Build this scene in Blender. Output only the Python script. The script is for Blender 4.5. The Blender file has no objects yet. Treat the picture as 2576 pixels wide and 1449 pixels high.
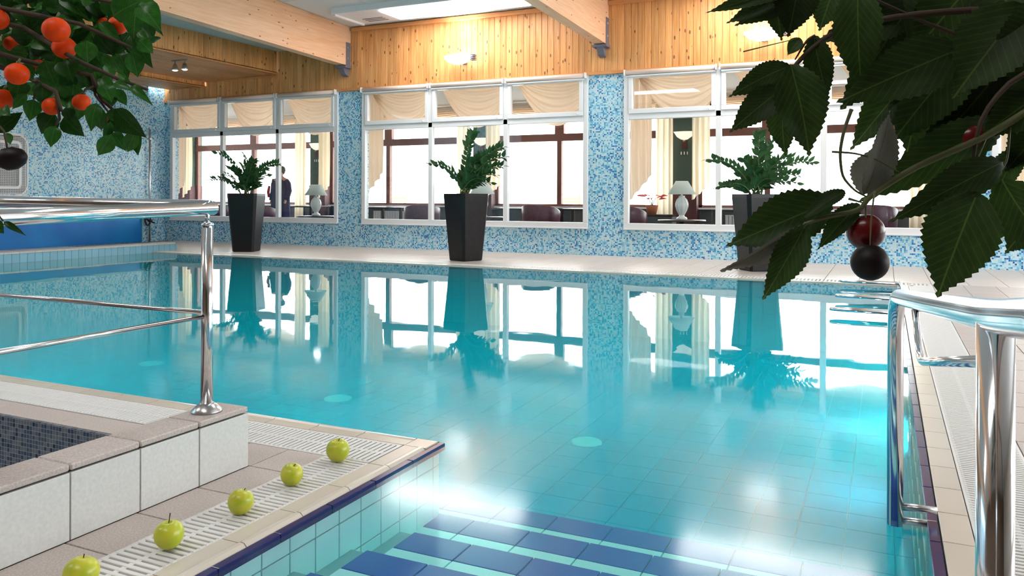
import bpy, bmesh, math, random
from mathutils import Vector, Matrix, Quaternion

random.seed(7)
S = bpy.context.scene
COL = S.collection
R = math.radians

# ------------------------------------------------------------------ camera
F, CX, CY, H = 2008.0, 1288.0, 497.0, 1.02
YAW, ROLL = R(25.09), R(0.19)
c_r = Vector((math.cos(YAW), math.sin(YAW), 0)); c_f = Vector((-math.sin(YAW), math.cos(YAW), 0)); c_u = Vector((0, 0, 1))
c_r, c_u = c_r * math.cos(ROLL) + c_u * math.sin(ROLL), c_u * math.cos(ROLL) - c_r * math.sin(ROLL)
EYE = Vector((0, 0, H))
cam_d = bpy.data.cameras.new('camera')
cam = bpy.data.objects.new('camera', cam_d); COL.objects.link(cam)
cam_d.sensor_width = 36.0; cam_d.lens = 36.0 * F / 2576.0
cam_d.shift_y = -(724.5 - CY) / 2576.0
cam_d.clip_start = 0.02; cam_d.clip_end = 300
cam.matrix_world = Matrix.Translation(EYE) @ Matrix((c_r, c_u, -c_f)).transposed().to_4x4()
S.camera = cam


def ray(x, y): return c_f + c_r * ((x - CX) / F) - c_u * ((y - CY) / F)
def on(ax, v, x, y):
    d = ray(x, y); return EYE + d * ((v - EYE[ax]) / d[ax])
def at(x, y, z): return EYE + ray(x, y) * z          # z = distance along the optical axis
def proj(p):
    d = Vector(p) - EYE; z = d.dot(c_f)
    if z < .05: return (-9e3, -9e3, z)
    return (CX + F * d.dot(c_r) / z, CY - F * d.dot(c_u) / z, z)


# ------------------------------------------------------------------ light
POOL_FILL = 95.0  # strength of the lamps added to brighten the pool
SKY, UPL, LUM, LOWL = 4.6, 60.0, 7.0, 25.0
w = bpy.data.worlds.new('world'); S.world = w; w.use_nodes = True
w.node_tree.nodes['Background'].inputs[0].default_value = (.96, .98, 1.0, 1)
w.node_tree.nodes['Background'].inputs[1].default_value = SKY
S.view_settings.view_transform = 'Standard'; S.view_settings.look = 'None'
S.view_settings.gamma = 1.0; S.view_settings.use_curve_mapping = False
S.view_settings.exposure = 1.18
S.cycles.max_bounces = 6; S.cycles.diffuse_bounces = 3; S.cycles.glossy_bounces = 4
S.cycles.use_adaptive_sampling = True; S.cycles.adaptive_threshold = .08; S.cycles.use_denoising = True
S.cycles.volume_bounces = 1; S.cycles.transmission_bounces = 4; S.cycles.transparent_max_bounces = 16
S.cycles.use_light_tree = False; S.cycles.caustics_reflective = False; S.cycles.caustics_refractive = False


def portal(loc, rot, sx, sy):
    l = bpy.data.lights.new('window_portal', 'AREA'); l.shape = 'RECTANGLE'; l.size = sx; l.size_y = sy
    l.cycles.is_portal = True
    o = bpy.data.objects.new('window_portal', l); o.location = loc; o.rotation_euler = rot; COL.objects.link(o)
portal((-6.5, 18.95, 1.75), (R(-90), 0, 0), 30, 3.6)
portal((7.75, 7.3, 2.05), (0, R(90), 0), 3.2, 10.2)

# ------------------------------------------------------------------ helpers
WL = {}


def empty(name, loc, label=None, cat=None, group=None, kind=None, parent=None):
    o = bpy.data.objects.new(name, None); COL.objects.link(o); o.empty_display_size = .1
    return _place(o, loc, label, cat, group, kind, parent)


def _place(o, loc, label=None, cat=None, group=None, kind=None, parent=None):
    loc = Vector(loc); WL[o.name] = loc
    if parent is not None:
        o.parent = parent; o.location = loc - WL[parent.name]
    else:
        o.location = loc
    if label: o['label'] = label
    if cat: o['category'] = cat
    if group: o['group'] = group
    if kind: o['kind'] = kind
    return o


def obj(name, me, mat, parent=None, loc=(0, 0, 0), label=None, cat=None, group=None, kind=None, smooth=False):
    """me in local coordinates, loc = world position of its origin"""
    if mat is not None and not me.materials: me.materials.append(mat)
    if smooth:
        for p in me.polygons: p.use_smooth = True
    o = bpy.data.objects.new(name, me); COL.objects.link(o)
    return _place(o, loc, label, cat, group, kind, parent)


def mesh(verts, faces, name='m'):
    me = bpy.data.meshes.new(name); me.from_pydata([tuple(v) for v in verts], [], faces); me.update(); return me


def bm_mesh(bm, name='m'):
    bmesh.ops.recalc_face_normals(bm, faces=bm.faces)
    me = bpy.data.meshes.new(name); bm.to_mesh(me); bm.free(); return me


def add_box(bm, x0, x1, y0, y1, z0, z1):
    v = [bm.verts.new(p) for p in ((x0, y0, z0), (x1, y0, z0), (x1, y1, z0), (x0, y1, z0), (x0, y0, z1), (x1, y0, z1), (x1, y1, z1), (x0, y1, z1))]
    for f in ((0, 3, 2, 1), (4, 5, 6, 7), (0, 1, 5, 4), (1, 2, 6, 5), (2, 3, 7, 6), (3, 0, 4, 7)):
        bm.faces.new([v[i] for i in f])


def boxes(lst, bevel=0, name='m'):
    bm = bmesh.new()
    for b in lst: add_box(bm, *b)
    if bevel: bmesh.ops.bevel(bm, geom=bm.edges[:], offset=bevel, segments=1, affect='EDGES')
    return bm_mesh(bm, name)


def box(name, x0, x1, y0, y1, z0, z1, mat, parent=None, bevel=0, **k):
    c = Vector(((x0 + x1) / 2, (y0 + y1) / 2, z0))
    me = boxes([(x0 - c.x, x1 - c.x, y0 - c.y, y1 - c.y, 0, z1 - z0)], bevel, name)
    return obj(name, me, mat, parent, c, **k)


def fillet(pts, rad, n=5):
    pts = [Vector(p) for p in pts]; out = [pts[0]]
    for i in range(1, len(pts) - 1):
        a, b, c = pts[i - 1], pts[i], pts[i + 1]
        d1, d2 = (a - b), (c - b); r_ = min(rad, d1.length * .45, d2.length * .45)
        p, q = b + d1.normalized() * r_, b + d2.normalized() * r_
        for k in range(n + 1):
            t = k / n; out.append(p * (1 - t) ** 2 + b * 2 * t * (1 - t) + q * t * t)
    out.append(pts[-1]); return out


def bez(p0, p1, p2, n=10):
    p0, p1, p2 = Vector(p0), Vector(p1), Vector(p2)
    return [p0 * (1 - t) ** 2 + p1 * 2 * t * (1 - t) + p2 * t * t for t in [i / n for i in range(n + 1)]]


def add_tube(bm, pts, rad, seg=10, cap=True):
    pts = [Vector(p) for p in pts]; n = len(pts)
    rads = rad if isinstance(rad, (list, tuple)) else [rad] * n
    t0 = (pts[1] - pts[0]).normalized()
    ref = Vector((0, 0, 1)) if abs(t0.z) < .9 else Vector((1, 0, 0))
    nrm = (ref - t0 * ref.dot(t0)).normalized(); rings = []; pt = t0
    for i, p in enumerate(pts):
        t = (pts[min(i + 1, n - 1)] - pts[max(i - 1, 0)]).normalized()
        q = pt.rotation_difference(t); nrm = q @ nrm; nrm = (nrm - t * nrm.dot(t)).normalized(); pt = t
        b = t.cross(nrm)
        rings.append([bm.verts.new(p + (nrm * math.cos(a) + b * math.sin(a)) * rads[i]) for a in [2 * math.pi * k / seg for k in range(seg)]])
    for i in range(n - 1):
        for k in range(seg):
            bm.faces.new((rings[i][k], rings[i][(k + 1) % seg], rings[i + 1][(k + 1) % seg], rings[i + 1][k]))
    if cap:
        bm.faces.new(rings[0][::-1]); bm.faces.new(rings[-1])


def tube(name, pts, rad, mat, parent=None, seg=12, **k):
    o0 = Vector(pts[0]); bm = bmesh.new()
    add_tube(bm, [Vector(p) - o0 for p in pts], rad, seg)
    return obj(name, bm_mesh(bm, name), mat, parent, o0, smooth=True, **k)


def lathe_mesh(prof, seg=20, name='m', cap=True):
    """prof: (r, z) list; r = 0 closes"""
    bm = bmesh.new(); rings = []
    for r_, z in prof:
        if r_ < 1e-6: rings.append([bm.verts.new((0, 0, z))])
        else: rings.append([bm.verts.new((r_ * math.cos(2 * math.pi * k / seg), r_ * math.sin(2 * math.pi * k / seg), z)) for k in range(seg)])
    for a, b in zip(rings, rings[1:]):
        for k in range(seg):
            k2 = (k + 1) % seg
            if len(a) == 1 and len(b) == 1: continue
            if len(a) == 1: bm.faces.new((a[0], b[k2], b[k]))
            elif len(b) == 1: bm.faces.new((a[k], a[k2], b[0]))
            else: bm.faces.new((a[k], a[k2], b[k2], b[k]))
    if cap and len(rings[0]) > 1: bm.faces.new(rings[0][::-1])
    if cap and len(rings[-1]) > 1: bm.faces.new(rings[-1])
    return bm_mesh(bm, name)


def lathe(name, prof, mat, parent=None, loc=(0, 0, 0), seg=20, cap=True, **k):
    return obj(name, lathe_mesh(prof, seg, name, cap), mat, parent, loc, smooth=True, **k)


# ------------------------------------------------------------------ materials
def new_mat(name):
    m = bpy.data.materials.new(name); m.use_nodes = True
    nt = m.node_tree; b = nt.nodes['Principled BSDF']; return m, nt, b


def nd(nt, typ, **kw):
    n = nt.nodes.new(typ)
    for k, v in kw.items():
        if k.startswith('i_'): n.inputs[int(k[2:])].default_value = v
        else: setattr(n, k, v)
    return n


def L(nt, a, b): nt.links.new(a, b)


def math_n(nt, op, a, b=None, clamp=False):
    n = nt.nodes.new('ShaderNodeMath'); n.operation = op; n.use_clamp = clamp
    for i, v in enumerate((a, b)):
        if v is None: continue
        if isinstance(v, (int, float)): n.inputs[i].default_value = v
        else: L(nt, v, n.inputs[i])
    return n.outputs[0]


def rgb(r, g, b):
    f = lambda c: ((c / 255 + .055) / 1.055) ** 2.4 if c > 10 else c / 255 / 12.92
    return (f(r), f(g), f(b), 1)


def mixc(nt, fac, a, b, typ='MIX'):
    n = nt.nodes.new('ShaderNodeMix'); n.data_type = 'RGBA'; n.blend_type = typ
    if isinstance(fac, (int, float)): n.inputs[0].default_value = fac
    else: L(nt, fac, n.inputs[0])
    for i, v in ((6, a), (7, b)):
        if isinstance(v, tuple): n.inputs[i].default_value = v
        else: L(nt, v, n.inputs[i])
    return n.outputs[2]


def pmat(name, col, rough=.5, metal=0, spec=.5, noise=None, rnd=0, bump=0, emit=None, coat=0):
    """noise = (scale, second colour, stretch); rnd = value change from object to object"""
    m, nt, b = new_mat(name)
    out = col
    if noise:
        g = nd(nt, 'ShaderNodeNewGeometry'); mp = nd(nt, 'ShaderNodeMapping')
        mp.inputs['Scale'].default_value = noise[2] if len(noise) > 2 else (1, 1, 1)
        L(nt, g.outputs['Position'], mp.inputs[0])
        n = nd(nt, 'ShaderNodeTexNoise'); n.inputs['Scale'].default_value = noise[0]; n.inputs['Detail'].default_value = 5
        L(nt, mp.outputs[0], n.inputs['Vector'])
        rmp = nd(nt, 'ShaderNodeValToRGB'); rmp.color_ramp.elements[0].position = .35; rmp.color_ramp.elements[1].position = .68
        rmp.color_ramp.elements[0].color = col; rmp.color_ramp.elements[1].color = noise[1]
        L(nt, n.outputs['Fac'], rmp.inputs[0]); out = rmp.outputs[0]
        if bump:
            bp = nd(nt, 'ShaderNodeBump'); bp.inputs['Strength'].default_value = bump; bp.inputs['Distance'].default_value = .002
            L(nt, n.outputs['Fac'], bp.inputs['Height']); L(nt, bp.outputs[0], b.inputs['Normal'])
    if rnd:
        oi = nd(nt, 'ShaderNodeObjectInfo')
        v = math_n(nt, 'ADD', math_n(nt, 'MULTIPLY', oi.outputs['Random'], 2 * rnd), 1 - rnd)
        h = nd(nt, 'ShaderNodeHueSaturation'); L(nt, v, h.inputs['Value'])
        if isinstance(out, tuple): h.inputs['Color'].default_value = out
        else: L(nt, out, h.inputs['Color'])
        out = h.outputs[0]
    if isinstance(out, tuple): b.inputs['Base Color'].default_value = out
    else: L(nt, out, b.inputs['Base Color'])
    b.inputs['Roughness'].default_value = rough; b.inputs['Metallic'].default_value = metal
    b.inputs['Specular IOR Level'].default_value = spec
    if coat: b.inputs['Coat Weight'].default_value = coat
    if emit:
        b.inputs['Emission Color'].default_value = emit[0]; b.inputs['Emission Strength'].default_value = emit[1]
    return m


def mosaic_mat(name, size=.026, tint=None):
    m, nt, b = new_mat(name)
    g = nd(nt, 'ShaderNodeNewGeometry')
    sc = nd(nt, 'ShaderNodeVectorMath', operation='SCALE'); sc.inputs['Scale'].default_value = 1 / size
    L(nt, g.outputs['Position'], sc.inputs[0])
    ad = nd(nt, 'ShaderNodeVectorMath', operation='ADD'); ad.inputs[1].default_value = (.37, .37, .37); L(nt, sc.outputs[0], ad.inputs[0])
    fl = nd(nt, 'ShaderNodeVectorMath', operation='FLOOR'); L(nt, ad.outputs[0], fl.inputs[0])
    wn = nd(nt, 'ShaderNodeTexWhiteNoise'); L(nt, fl.outputs[0], wn.inputs['Vector'])
    s2 = nd(nt, 'ShaderNodeVectorMath', operation='SCALE'); s2.inputs['Scale'].default_value = .11; L(nt, fl.outputs[0], s2.inputs[0])
    no = nd(nt, 'ShaderNodeTexNoise'); no.inputs['Scale'].default_value = 1.0; no.inputs['Detail'].default_value = 3; L(nt, s2.outputs[0], no.inputs['Vector'])
    v = math_n(nt, 'ADD', wn.outputs['Value'], math_n(nt, 'MULTIPLY', math_n(nt, 'SUBTRACT', no.outputs['Fac'], .5), .55))
    rp = nd(nt, 'ShaderNodeValToRGB'); rp.color_ramp.interpolation = 'CONSTANT'
    cols = [(0, rgb(200, 226, 234)), (.42, rgb(152, 210, 230)), (.62, rgb(96, 188, 220)), (.79, rgb(36, 146, 204)), (.93, rgb(16, 92, 168))] if tint is None else tint
    e = rp.color_ramp.elements
    e[0].position, e[0].color = cols[0]; e[1].position, e[1].color = cols[1]
    for p, c in cols[2:]:
        x = e.new(p); x.color = c
    L(nt, v, rp.inputs[0])
    # joints between the little tiles
    fr = nd(nt, 'ShaderNodeVectorMath', operation='FRACTION'); L(nt, ad.outputs[0], fr.inputs[0])
    sx = nd(nt, 'ShaderNodeSeparateXYZ'); L(nt, fr.outputs[0], sx.inputs[0])
    nz = nd(nt, 'ShaderNodeSeparateXYZ'); L(nt, g.outputs['True Normal'], nz.inputs[0])
    j = None
    for k in range(3):
        edge = math_n(nt, 'LESS_THAN', sx.outputs[k], .12)
        flat = math_n(nt, 'LESS_THAN', math_n(nt, 'ABSOLUTE', nz.outputs[k]), .5)
        e1 = math_n(nt, 'MULTIPLY', edge, flat); j = e1 if j is None else math_n(nt, 'MAXIMUM', j, e1)
    col = mixc(nt, math_n(nt, 'MULTIPLY', j, .7), rp.outputs[0], rgb(196, 208, 214))
    L(nt, col, b.inputs['Base Color']); b.inputs['Roughness'].default_value = .28
    return m


def wood_mat(name, base, dark, knot, axis, rnd=.12, knot_scale=1.0, knots=True, rough=.45):
    """axis: 0/1/2 the direction of the grain"""
    m, nt, b = new_mat(name)
    g = nd(nt, 'ShaderNodeNewGeometry'); oi = nd(nt, 'ShaderNodeObjectInfo')
    ad = nd(nt, 'ShaderNodeVectorMath', operation='ADD'); L(nt, g.outputs['Position'], ad.inputs[0])
    of = nd(nt, 'ShaderNodeCombineXYZ'); L(nt, math_n(nt, 'MULTIPLY', oi.outputs['Random'], 37.0), of.inputs[axis]); L(nt, of.outputs[0], ad.inputs[1])
    mp = nd(nt, 'ShaderNodeMapping'); s = [14.0, 14.0, 14.0]; s[axis] = .9; mp.inputs['Scale'].default_value = s
    L(nt, ad.outputs[0], mp.inputs[0])
    n = nd(nt, 'ShaderNodeTexNoise'); n.inputs['Scale'].default_value = 2.2; n.inputs['Detail'].default_value = 6; L(nt, mp.outputs[0], n.inputs['Vector'])
    rp = nd(nt, 'ShaderNodeValToRGB'); rp.color_ramp.elements[0].position = .3; rp.color_ramp.elements[1].position = .75
    rp.color_ramp.elements[0].color = base; rp.color_ramp.elements[1].color = dark; L(nt, n.outputs['Fac'], rp.inputs[0])
    out = rp.outputs[0]
    if knots:
        mk = nd(nt, 'ShaderNodeMapping'); s = [9.0 * knot_scale] * 3; s[axis] = 4.0 * knot_scale; mk.inputs['Scale'].default_value = s
        L(nt, ad.outputs[0], mk.inputs[0])
        vo = nd(nt, 'ShaderNodeTexVoronoi'); vo.inputs['Scale'].default_value = 1.0; L(nt, mk.outputs[0], vo.inputs['Vector'])
        k1 = math_n(nt, 'LESS_THAN', vo.outputs['Distance'], .17)
        wn = nd(nt, 'ShaderNodeTexWhiteNoise'); L(nt, vo.outputs['Position'], wn.inputs['Vector'])
        k2 = math_n(nt, 'MULTIPLY', k1, math_n(nt, 'LESS_THAN', wn.outputs['Value'], .62 if axis == 2 else .3))
        out = mixc(nt, math_n(nt, 'MULTIPLY', k2, .8), out, knot)
    v = math_n(nt, 'ADD', math_n(nt, 'MULTIPLY', oi.outputs['Random'], 2 * rnd), 1 - rnd)
    h = nd(nt, 'ShaderNodeHueSaturation'); L(nt, v, h.inputs['Value']); L(nt, out, h.inputs['Color'])
    L(nt, h.outputs[0], b.inputs['Base Color']); b.inputs['Roughness'].default_value = rough
    return m


def schlick(nt, f0):
    g = nd(nt, 'ShaderNodeNewGeometry'); d = nd(nt, 'ShaderNodeVectorMath', operation='DOT_PRODUCT')
    L(nt, g.outputs['Incoming'], d.inputs[0]); L(nt, g.outputs['Normal'], d.inputs[1])
    c = math_n(nt, 'SUBTRACT', 1.0, math_n(nt, 'ABSOLUTE', d.outputs['Value']))
    return math_n(nt, 'ADD', math_n(nt, 'MULTIPLY', math_n(nt, 'POWER', c, 5.0), 1 - f0), f0, True)


def glass_mat(name, tint=(.97, .985, .98, 1), f0=.04, rough=0.0):
    m, nt, b = new_mat(name); nt.nodes.remove(b); o = nt.nodes['Material Output']
    t = nd(nt, 'ShaderNodeBsdfTransparent'); t.inputs[0].default_value = tint
    gl = nd(nt, 'ShaderNodeBsdfGlossy'); gl.inputs['Roughness'].default_value = rough
    mx = nd(nt, 'ShaderNodeMixShader'); L(nt, schlick(nt, f0), mx.inputs[0]); L(nt, t.outputs[0], mx.inputs[1]); L(nt, gl.outputs[0], mx.inputs[2])
    L(nt, mx.outputs[0], o.inputs['Surface']); return m


def water_mat():
    m, nt, b = new_mat('pool water'); nt.nodes.remove(b); o = nt.nodes['Material Output']
    t = nd(nt, 'ShaderNodeBsdfTransparent')
    gl = nd(nt, 'ShaderNodeBsdfGlossy'); 
    mx = nd(nt, 'ShaderNodeMixShader'); L(nt, schlick(nt, .02), mx.inputs[0]); L(nt, t.outputs[0], mx.inputs[1]); L(nt, gl.outputs[0], mx.inputs[2])
    g = nd(nt, 'ShaderNodeNewGeometry'); n = nd(nt, 'ShaderNodeTexNoise'); n.inputs['Scale'].default_value = 2.0; n.inputs['Detail'].default_value = 2
    L(nt, g.outputs['Position'], n.inputs['Vector'])
    # water stirred up at the steps, calm further out
    py = nd(nt, 'ShaderNodeSeparateXYZ'); L(nt, g.outputs['Position'], py.inputs[0])
    mr = nd(nt, 'ShaderNodeMapRange'); mr.interpolation_type = 'SMOOTHSTEP'
    for k_, v_ in ((1, 2.6), (2, 5.5), (3, .11), (4, .012)): mr.inputs[k_].default_value = v_
    L(nt, py.outputs[1], mr.inputs[0]); L(nt, mr.outputs[0], gl.inputs['Roughness'])
    bp = nd(nt, 'ShaderNodeBump'); bp.inputs['Strength'].default_value = .05; bp.inputs['Distance'].default_value = .02
    L(nt, n.outputs['Fac'], bp.inputs['Height']); L(nt, bp.outputs[0], gl.inputs['Normal'])
    L(nt, mx.outputs[0], o.inputs['Surface'])
    a = nd(nt, 'ShaderNodeVolumeAbsorption'); a.inputs['Color'].default_value = (0.0, .967, .988, 1); a.inputs['Density'].default_value = .8
    # a little turbidity
    sc_ = nd(nt, 'ShaderNodeVolumeScatter'); sc_.inputs['Color'].default_value = (.02, .80, 1.0, 1); sc_.inputs['Density'].default_value = .24
    av = nd(nt, 'ShaderNodeAddShader'); L(nt, a.outputs[0], av.inputs[0]); L(nt, sc_.outputs[0], av.inputs[1])
    L(nt, av.outputs[0], o.inputs['Volume']); return m


def leaf_mat(name, c1, c2, vein, rough=.35, transl=.3, rnd=.25):
    m, nt, b = new_mat(name); o = nt.nodes['Material Output']
    tc = nd(nt, 'ShaderNodeTexCoord'); sx = nd(nt, 'ShaderNodeSeparateXYZ'); L(nt, tc.outputs['Object'], sx.inputs[0])
    ax = math_n(nt, 'ABSOLUTE', sx.outputs[0])
    # side veins: stripes slanting from the midrib
    st = math_n(nt, 'SINE', math_n(nt, 'MULTIPLY', math_n(nt, 'SUBTRACT', sx.outputs[1], math_n(nt, 'MULTIPLY', ax, .7)), 75.0))
    st = math_n(nt, 'GREATER_THAN', st, .86)
    mid = math_n(nt, 'LESS_THAN', ax, .012)
    vv = math_n(nt, 'MAXIMUM', math_n(nt, 'MULTIPLY', st, .14), math_n(nt, 'MULTIPLY', mid, .5))
    n = nd(nt, 'ShaderNodeTexNoise'); n.inputs['Scale'].default_value = 5; n.inputs['Detail'].default_value = 3; L(nt, tc.outputs['Object'], n.inputs['Vector'])
    base = mixc(nt, n.outputs['Fac'], c1, c2); col = mixc(nt, vv, base, vein)
    oi = nd(nt, 'ShaderNodeObjectInfo'); h = nd(nt, 'ShaderNodeHueSaturation')
    L(nt, math_n(nt, 'ADD', math_n(nt, 'MULTIPLY', oi.outputs['Random'], 2 * rnd), 1 - rnd), h.inputs['Value']); L(nt, col, h.inputs['Color'])
    L(nt, h.outputs[0], b.inputs['Base Color']); b.inputs['Roughness'].default_value = rough; b.inputs['Specular IOR Level'].default_value = .22
    bp = nd(nt, 'ShaderNodeBump'); bp.inputs['Strength'].default_value = .4; bp.inputs['Distance'].default_value = .003
    L(nt, vv, bp.inputs['Height']); L(nt, bp.outputs[0], b.inputs['Normal'])
    tr = nd(nt, 'ShaderNodeBsdfTranslucent'); L(nt, h.outputs[0], tr.inputs[0])
    mx = nd(nt, 'ShaderNodeMixShader'); mx.inputs[0].default_value = transl
    L(nt, b.outputs[0], mx.inputs[1]); L(nt, tr.outputs[0], mx.inputs[2]); L(nt, mx.outputs[0], o.inputs['Surface']); return m


def cloth_mat(name, col, transl=.45):
    m, nt, b = new_mat(name); o = nt.nodes['Material Output']
    b.inputs['Base Color'].default_value = col; b.inputs['Roughness'].default_value = .9
    tr = nd(nt, 'ShaderNodeBsdfTranslucent'); tr.inputs[0].default_value = col
    mx = nd(nt, 'ShaderNodeMixShader'); mx.inputs[0].default_value = transl
    L(nt, b.outputs[0], mx.inputs[1]); L(nt, tr.outputs[0], mx.inputs[2]); L(nt, mx.outputs[0], o.inputs['Surface']); return m


M = {}
M['mosaic'] = mosaic_mat('blue glass mosaic')
M['mosaicg'] = mosaic_mat('grey glass mosaic', .02, [(0, rgb(120, 124, 132)), (.36, rgb(96, 104, 118)), (.55, rgb(78, 90, 112)), (.74, rgb(58, 70, 96)), (.9, rgb(34, 42, 66))])
M['plank'] = wood_mat('knotty pine board', rgb(232, 172, 110), rgb(205, 132, 70), rgb(92, 46, 22), 2, .13, 1.25)
M['plank_h'] = wood_mat('knotty pine soffit board', rgb(224, 166, 110), rgb(190, 124, 72), rgb(92, 46, 22), 1, .12, 1.25)
M['glulam'] = wood_mat('glued beam spruce', rgb(250, 206, 170), rgb(236, 180, 134), rgb(126, 70, 40), 1, .04, 1.5)
M['trimwood'] = wood_mat('pine trim', rgb(226, 158, 100), rgb(200, 126, 70), rgb(110, 60, 30), 0, .05, 1, False)
M['ceil'] = pmat('ceiling white', rgb(214, 216, 216), .8)
M['ceil2'] = pmat('ceiling pale teal', rgb(176, 200, 202), .7)
M['white'] = pmat('white lacquer', rgb(232, 232, 234), .35)
M['plaster'] = pmat('plaster', rgb(222, 218, 210), .85)
M['nearwall'] = pmat('brown wall panelling', rgb(98, 78, 62), .7, noise=(6, rgb(84, 66, 52), (1, 1, .1)))
M['blind'] = pmat('roller blind fabric', rgb(236, 214, 202), .6)
M['deck'] = pmat('speckled beige floor tile', rgb(206, 194, 187), .42, noise=(160, rgb(176, 162, 156)), rnd=.035)
M['decksmooth'] = pmat('pale beige deck tile', rgb(216, 206, 198), .38, noise=(30, rgb(205, 193, 186)), rnd=.03)
M['grout'] = pmat('dark grout', rgb(112, 104, 100), .8)
M['groutl'] = pmat('light grout', rgb(150, 142, 136), .8)
M['lowface'] = pmat('white low wall tile', rgb(222, 222, 220), .45, noise=(90, rgb(212, 212, 210)), rnd=.02)
M['coping'] = pmat('cream coping tile', rgb(214, 204, 190), .22, rnd=.03)
M['grate'] = pmat('white plastic grate', rgb(226, 224, 222), .4)
M['channel'] = pmat('dark gutter', rgb(70, 66, 66), .7)
M['navy'] = pmat('navy glazed tile', rgb(38, 34, 96), .18, rnd=.08)
M['navystep'] = pmat('navy step tile', rgb(62, 70, 168), .25, rnd=.08)
M['pooltile'] = pmat('pale pool tile', rgb(214, 242, 242), .2, rnd=.03)
M['poolfloor'] = pmat('light blue pool floor tile', rgb(60, 140, 180), .25, rnd=.03)
M['poolgrout'] = pmat('pool grout', rgb(150, 186, 188), .7)
M['curbtile'] = pmat('light blue glazed tile', rgb(140, 188, 206), .2, rnd=.04)
M['bluepanel'] = pmat('deep blue panel', rgb(12, 108, 190), .3, noise=(1.2, rgb(20, 130, 206)))
M['steel'] = pmat('polished steel', (.78, .78, .8, 1), .12, 1.0)
M['steelb'] = pmat('brushed steel', (.55, .54, .55, 1), .28, 1.0)
M['galv'] = pmat('grey painted steel', rgb(112, 112, 124), .5)
M['pot'] = pmat('black plastic planter', rgb(20, 16, 18), .4, spec=.3, noise=(12, rgb(26, 22, 24)))
M['soil'] = pmat('potting soil', rgb(48, 34, 26), .95, noise=(60, rgb(70, 50, 38)))
M['zz'] = leaf_mat('glossy zz leaf', rgb(44, 78, 44), rgb(58, 96, 54), rgb(80, 116, 70), .25, .18, .3)
M['zzstem'] = pmat('zz stem', rgb(84, 104, 58), .5)
M['oleaf'] = leaf_mat('orange tree leaf', rgb(22, 54, 22), rgb(50, 104, 34), rgb(86, 130, 60), .32, .3, .6)
M['cleaf'] = leaf_mat('broad serrated leaf', rgb(20, 34, 14), rgb(44, 64, 22), rgb(84, 100, 46), .55, .4, .45)
M['cleafg'] = leaf_mat('grey leaf underside', rgb(92, 92, 80), rgb(118, 116, 106), rgb(70, 70, 62), .6, .2, .15)
M['twig'] = pmat('brown twig', rgb(62, 48, 34), .8)
M['gtwig'] = pmat('green twig', rgb(84, 88, 52), .7)
M['orange'] = pmat('orange peel', rgb(232, 74, 4), .5, spec=.22, noise=(60, rgb(214, 58, 2)), bump=.3, rnd=.1)
M['cherry'] = pmat('dark red fruit skin', rgb(112, 22, 24), .25, noise=(20, rgb(84, 14, 18)), spec=.3)
M['plum'] = pmat('near black fruit skin', rgb(20, 11, 13), .5, spec=.2)
M['apple'] = pmat('yellow green apple skin', rgb(176, 190, 40), .32, noise=(26, rgb(206, 200, 60)), rnd=.06)
M['astem'] = pmat('apple stem', rgb(70, 52, 30), .8)
M['glass'] = glass_mat('window glass')
M['brown'] = pmat('dark brown frame', rgb(122, 76, 66), .5)
M['maroon'] = pmat('maroon panel', rgb(82, 40, 44), .6)
M['green'] = pmat('dark green wall', rgb(66, 86, 78), .8, noise=(40, rgb(74, 94, 86)))
M['dado'] = pmat('dark grey green dado', rgb(70, 78, 82), .6)
M['carpet'] = pmat('restaurant carpet', rgb(96, 70, 66), .95)
M['swag'] = cloth_mat('beige voile', rgb(246, 222, 198), .6)
M['drape'] = cloth_mat('cream voile', rgb(238, 224, 200), .5)
M['leather'] = pmat('maroon leather', rgb(92, 50, 66), .35, noise=(14, rgb(78, 42, 56)))
M['tabletop'] = pmat('dark table top', rgb(58, 46, 46), .25)
M['ceramic'] = pmat('white ceramic', rgb(236, 234, 232), .2)
M['shade'] = cloth_mat('white lamp shade', rgb(240, 244, 240), .5)
M['sconce'] = pmat('frosted sconce glass', rgb(238, 232, 220), .5, emit=((1, .9, .75, 1), .35))
M['brass'] = pmat('brass', rgb(190, 150, 80), .3, 1.0)
M['terrace'] = pmat('terrace paving', rgb(226, 216, 204), .9)
M['teak'] = pmat('teak slat', rgb(206, 140, 96), .7)
M['coat'] = pmat('dark violet coat', rgb(48, 40, 74), .9)
M['skin'] = pmat('skin', rgb(206, 158, 134), .6)
M['hair'] = pmat('dark hair', rgb(48, 36, 30), .7)
M['red'] = pmat('red cloth', rgb(190, 30, 40), .8)
M['lamp'] = pmat('flood lamp glass', (1, 1, 1, 1), .3, emit=((1, .97, .92, 1), 9.0))
M['lampbowl'] = pmat('frosted flood lamp bowl', (1, 1, 1, 1), .4, emit=((1, .97, .94, 1), 3.0))
M['pool_fill'] = pmat('added pool light lens', (1, 1, 1, 1), .3, emit=((.9, 1, 1, 1), POOL_FILL))  # glow of the added pool lamps
M['lum'] = pmat('luminaire diffuser', (1, 1, 1, 1), .5, emit=((1, .98, .95, 1), LUM))
M['bulb'] = pmat('spot bulb', (1, 1, 1, 1), .3, emit=((1, .9, .7, 1), 12.0))
M['down'] = pmat('downlight lens', (1, 1, 1, 1), .3, emit=((1, .97, .9, 1), LOWL))
M['black'] = pmat('black rubber', rgb(18, 18, 20), .5)
M['rust'] = pmat('rust brown tile', rgb(72, 48, 40), .5, noise=(9, rgb(52, 38, 36)))
M['copper'] = pmat('orange sealing edge', rgb(196, 116, 66), .4)
M['radiator'] = pmat('radiator white', rgb(206, 210, 214), .5)
M['poinsettia'] = pmat('red bract', rgb(200, 40, 40), .6)
M['terracotta'] = pmat('terracotta pot', rgb(168, 96, 66), .8)

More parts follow.
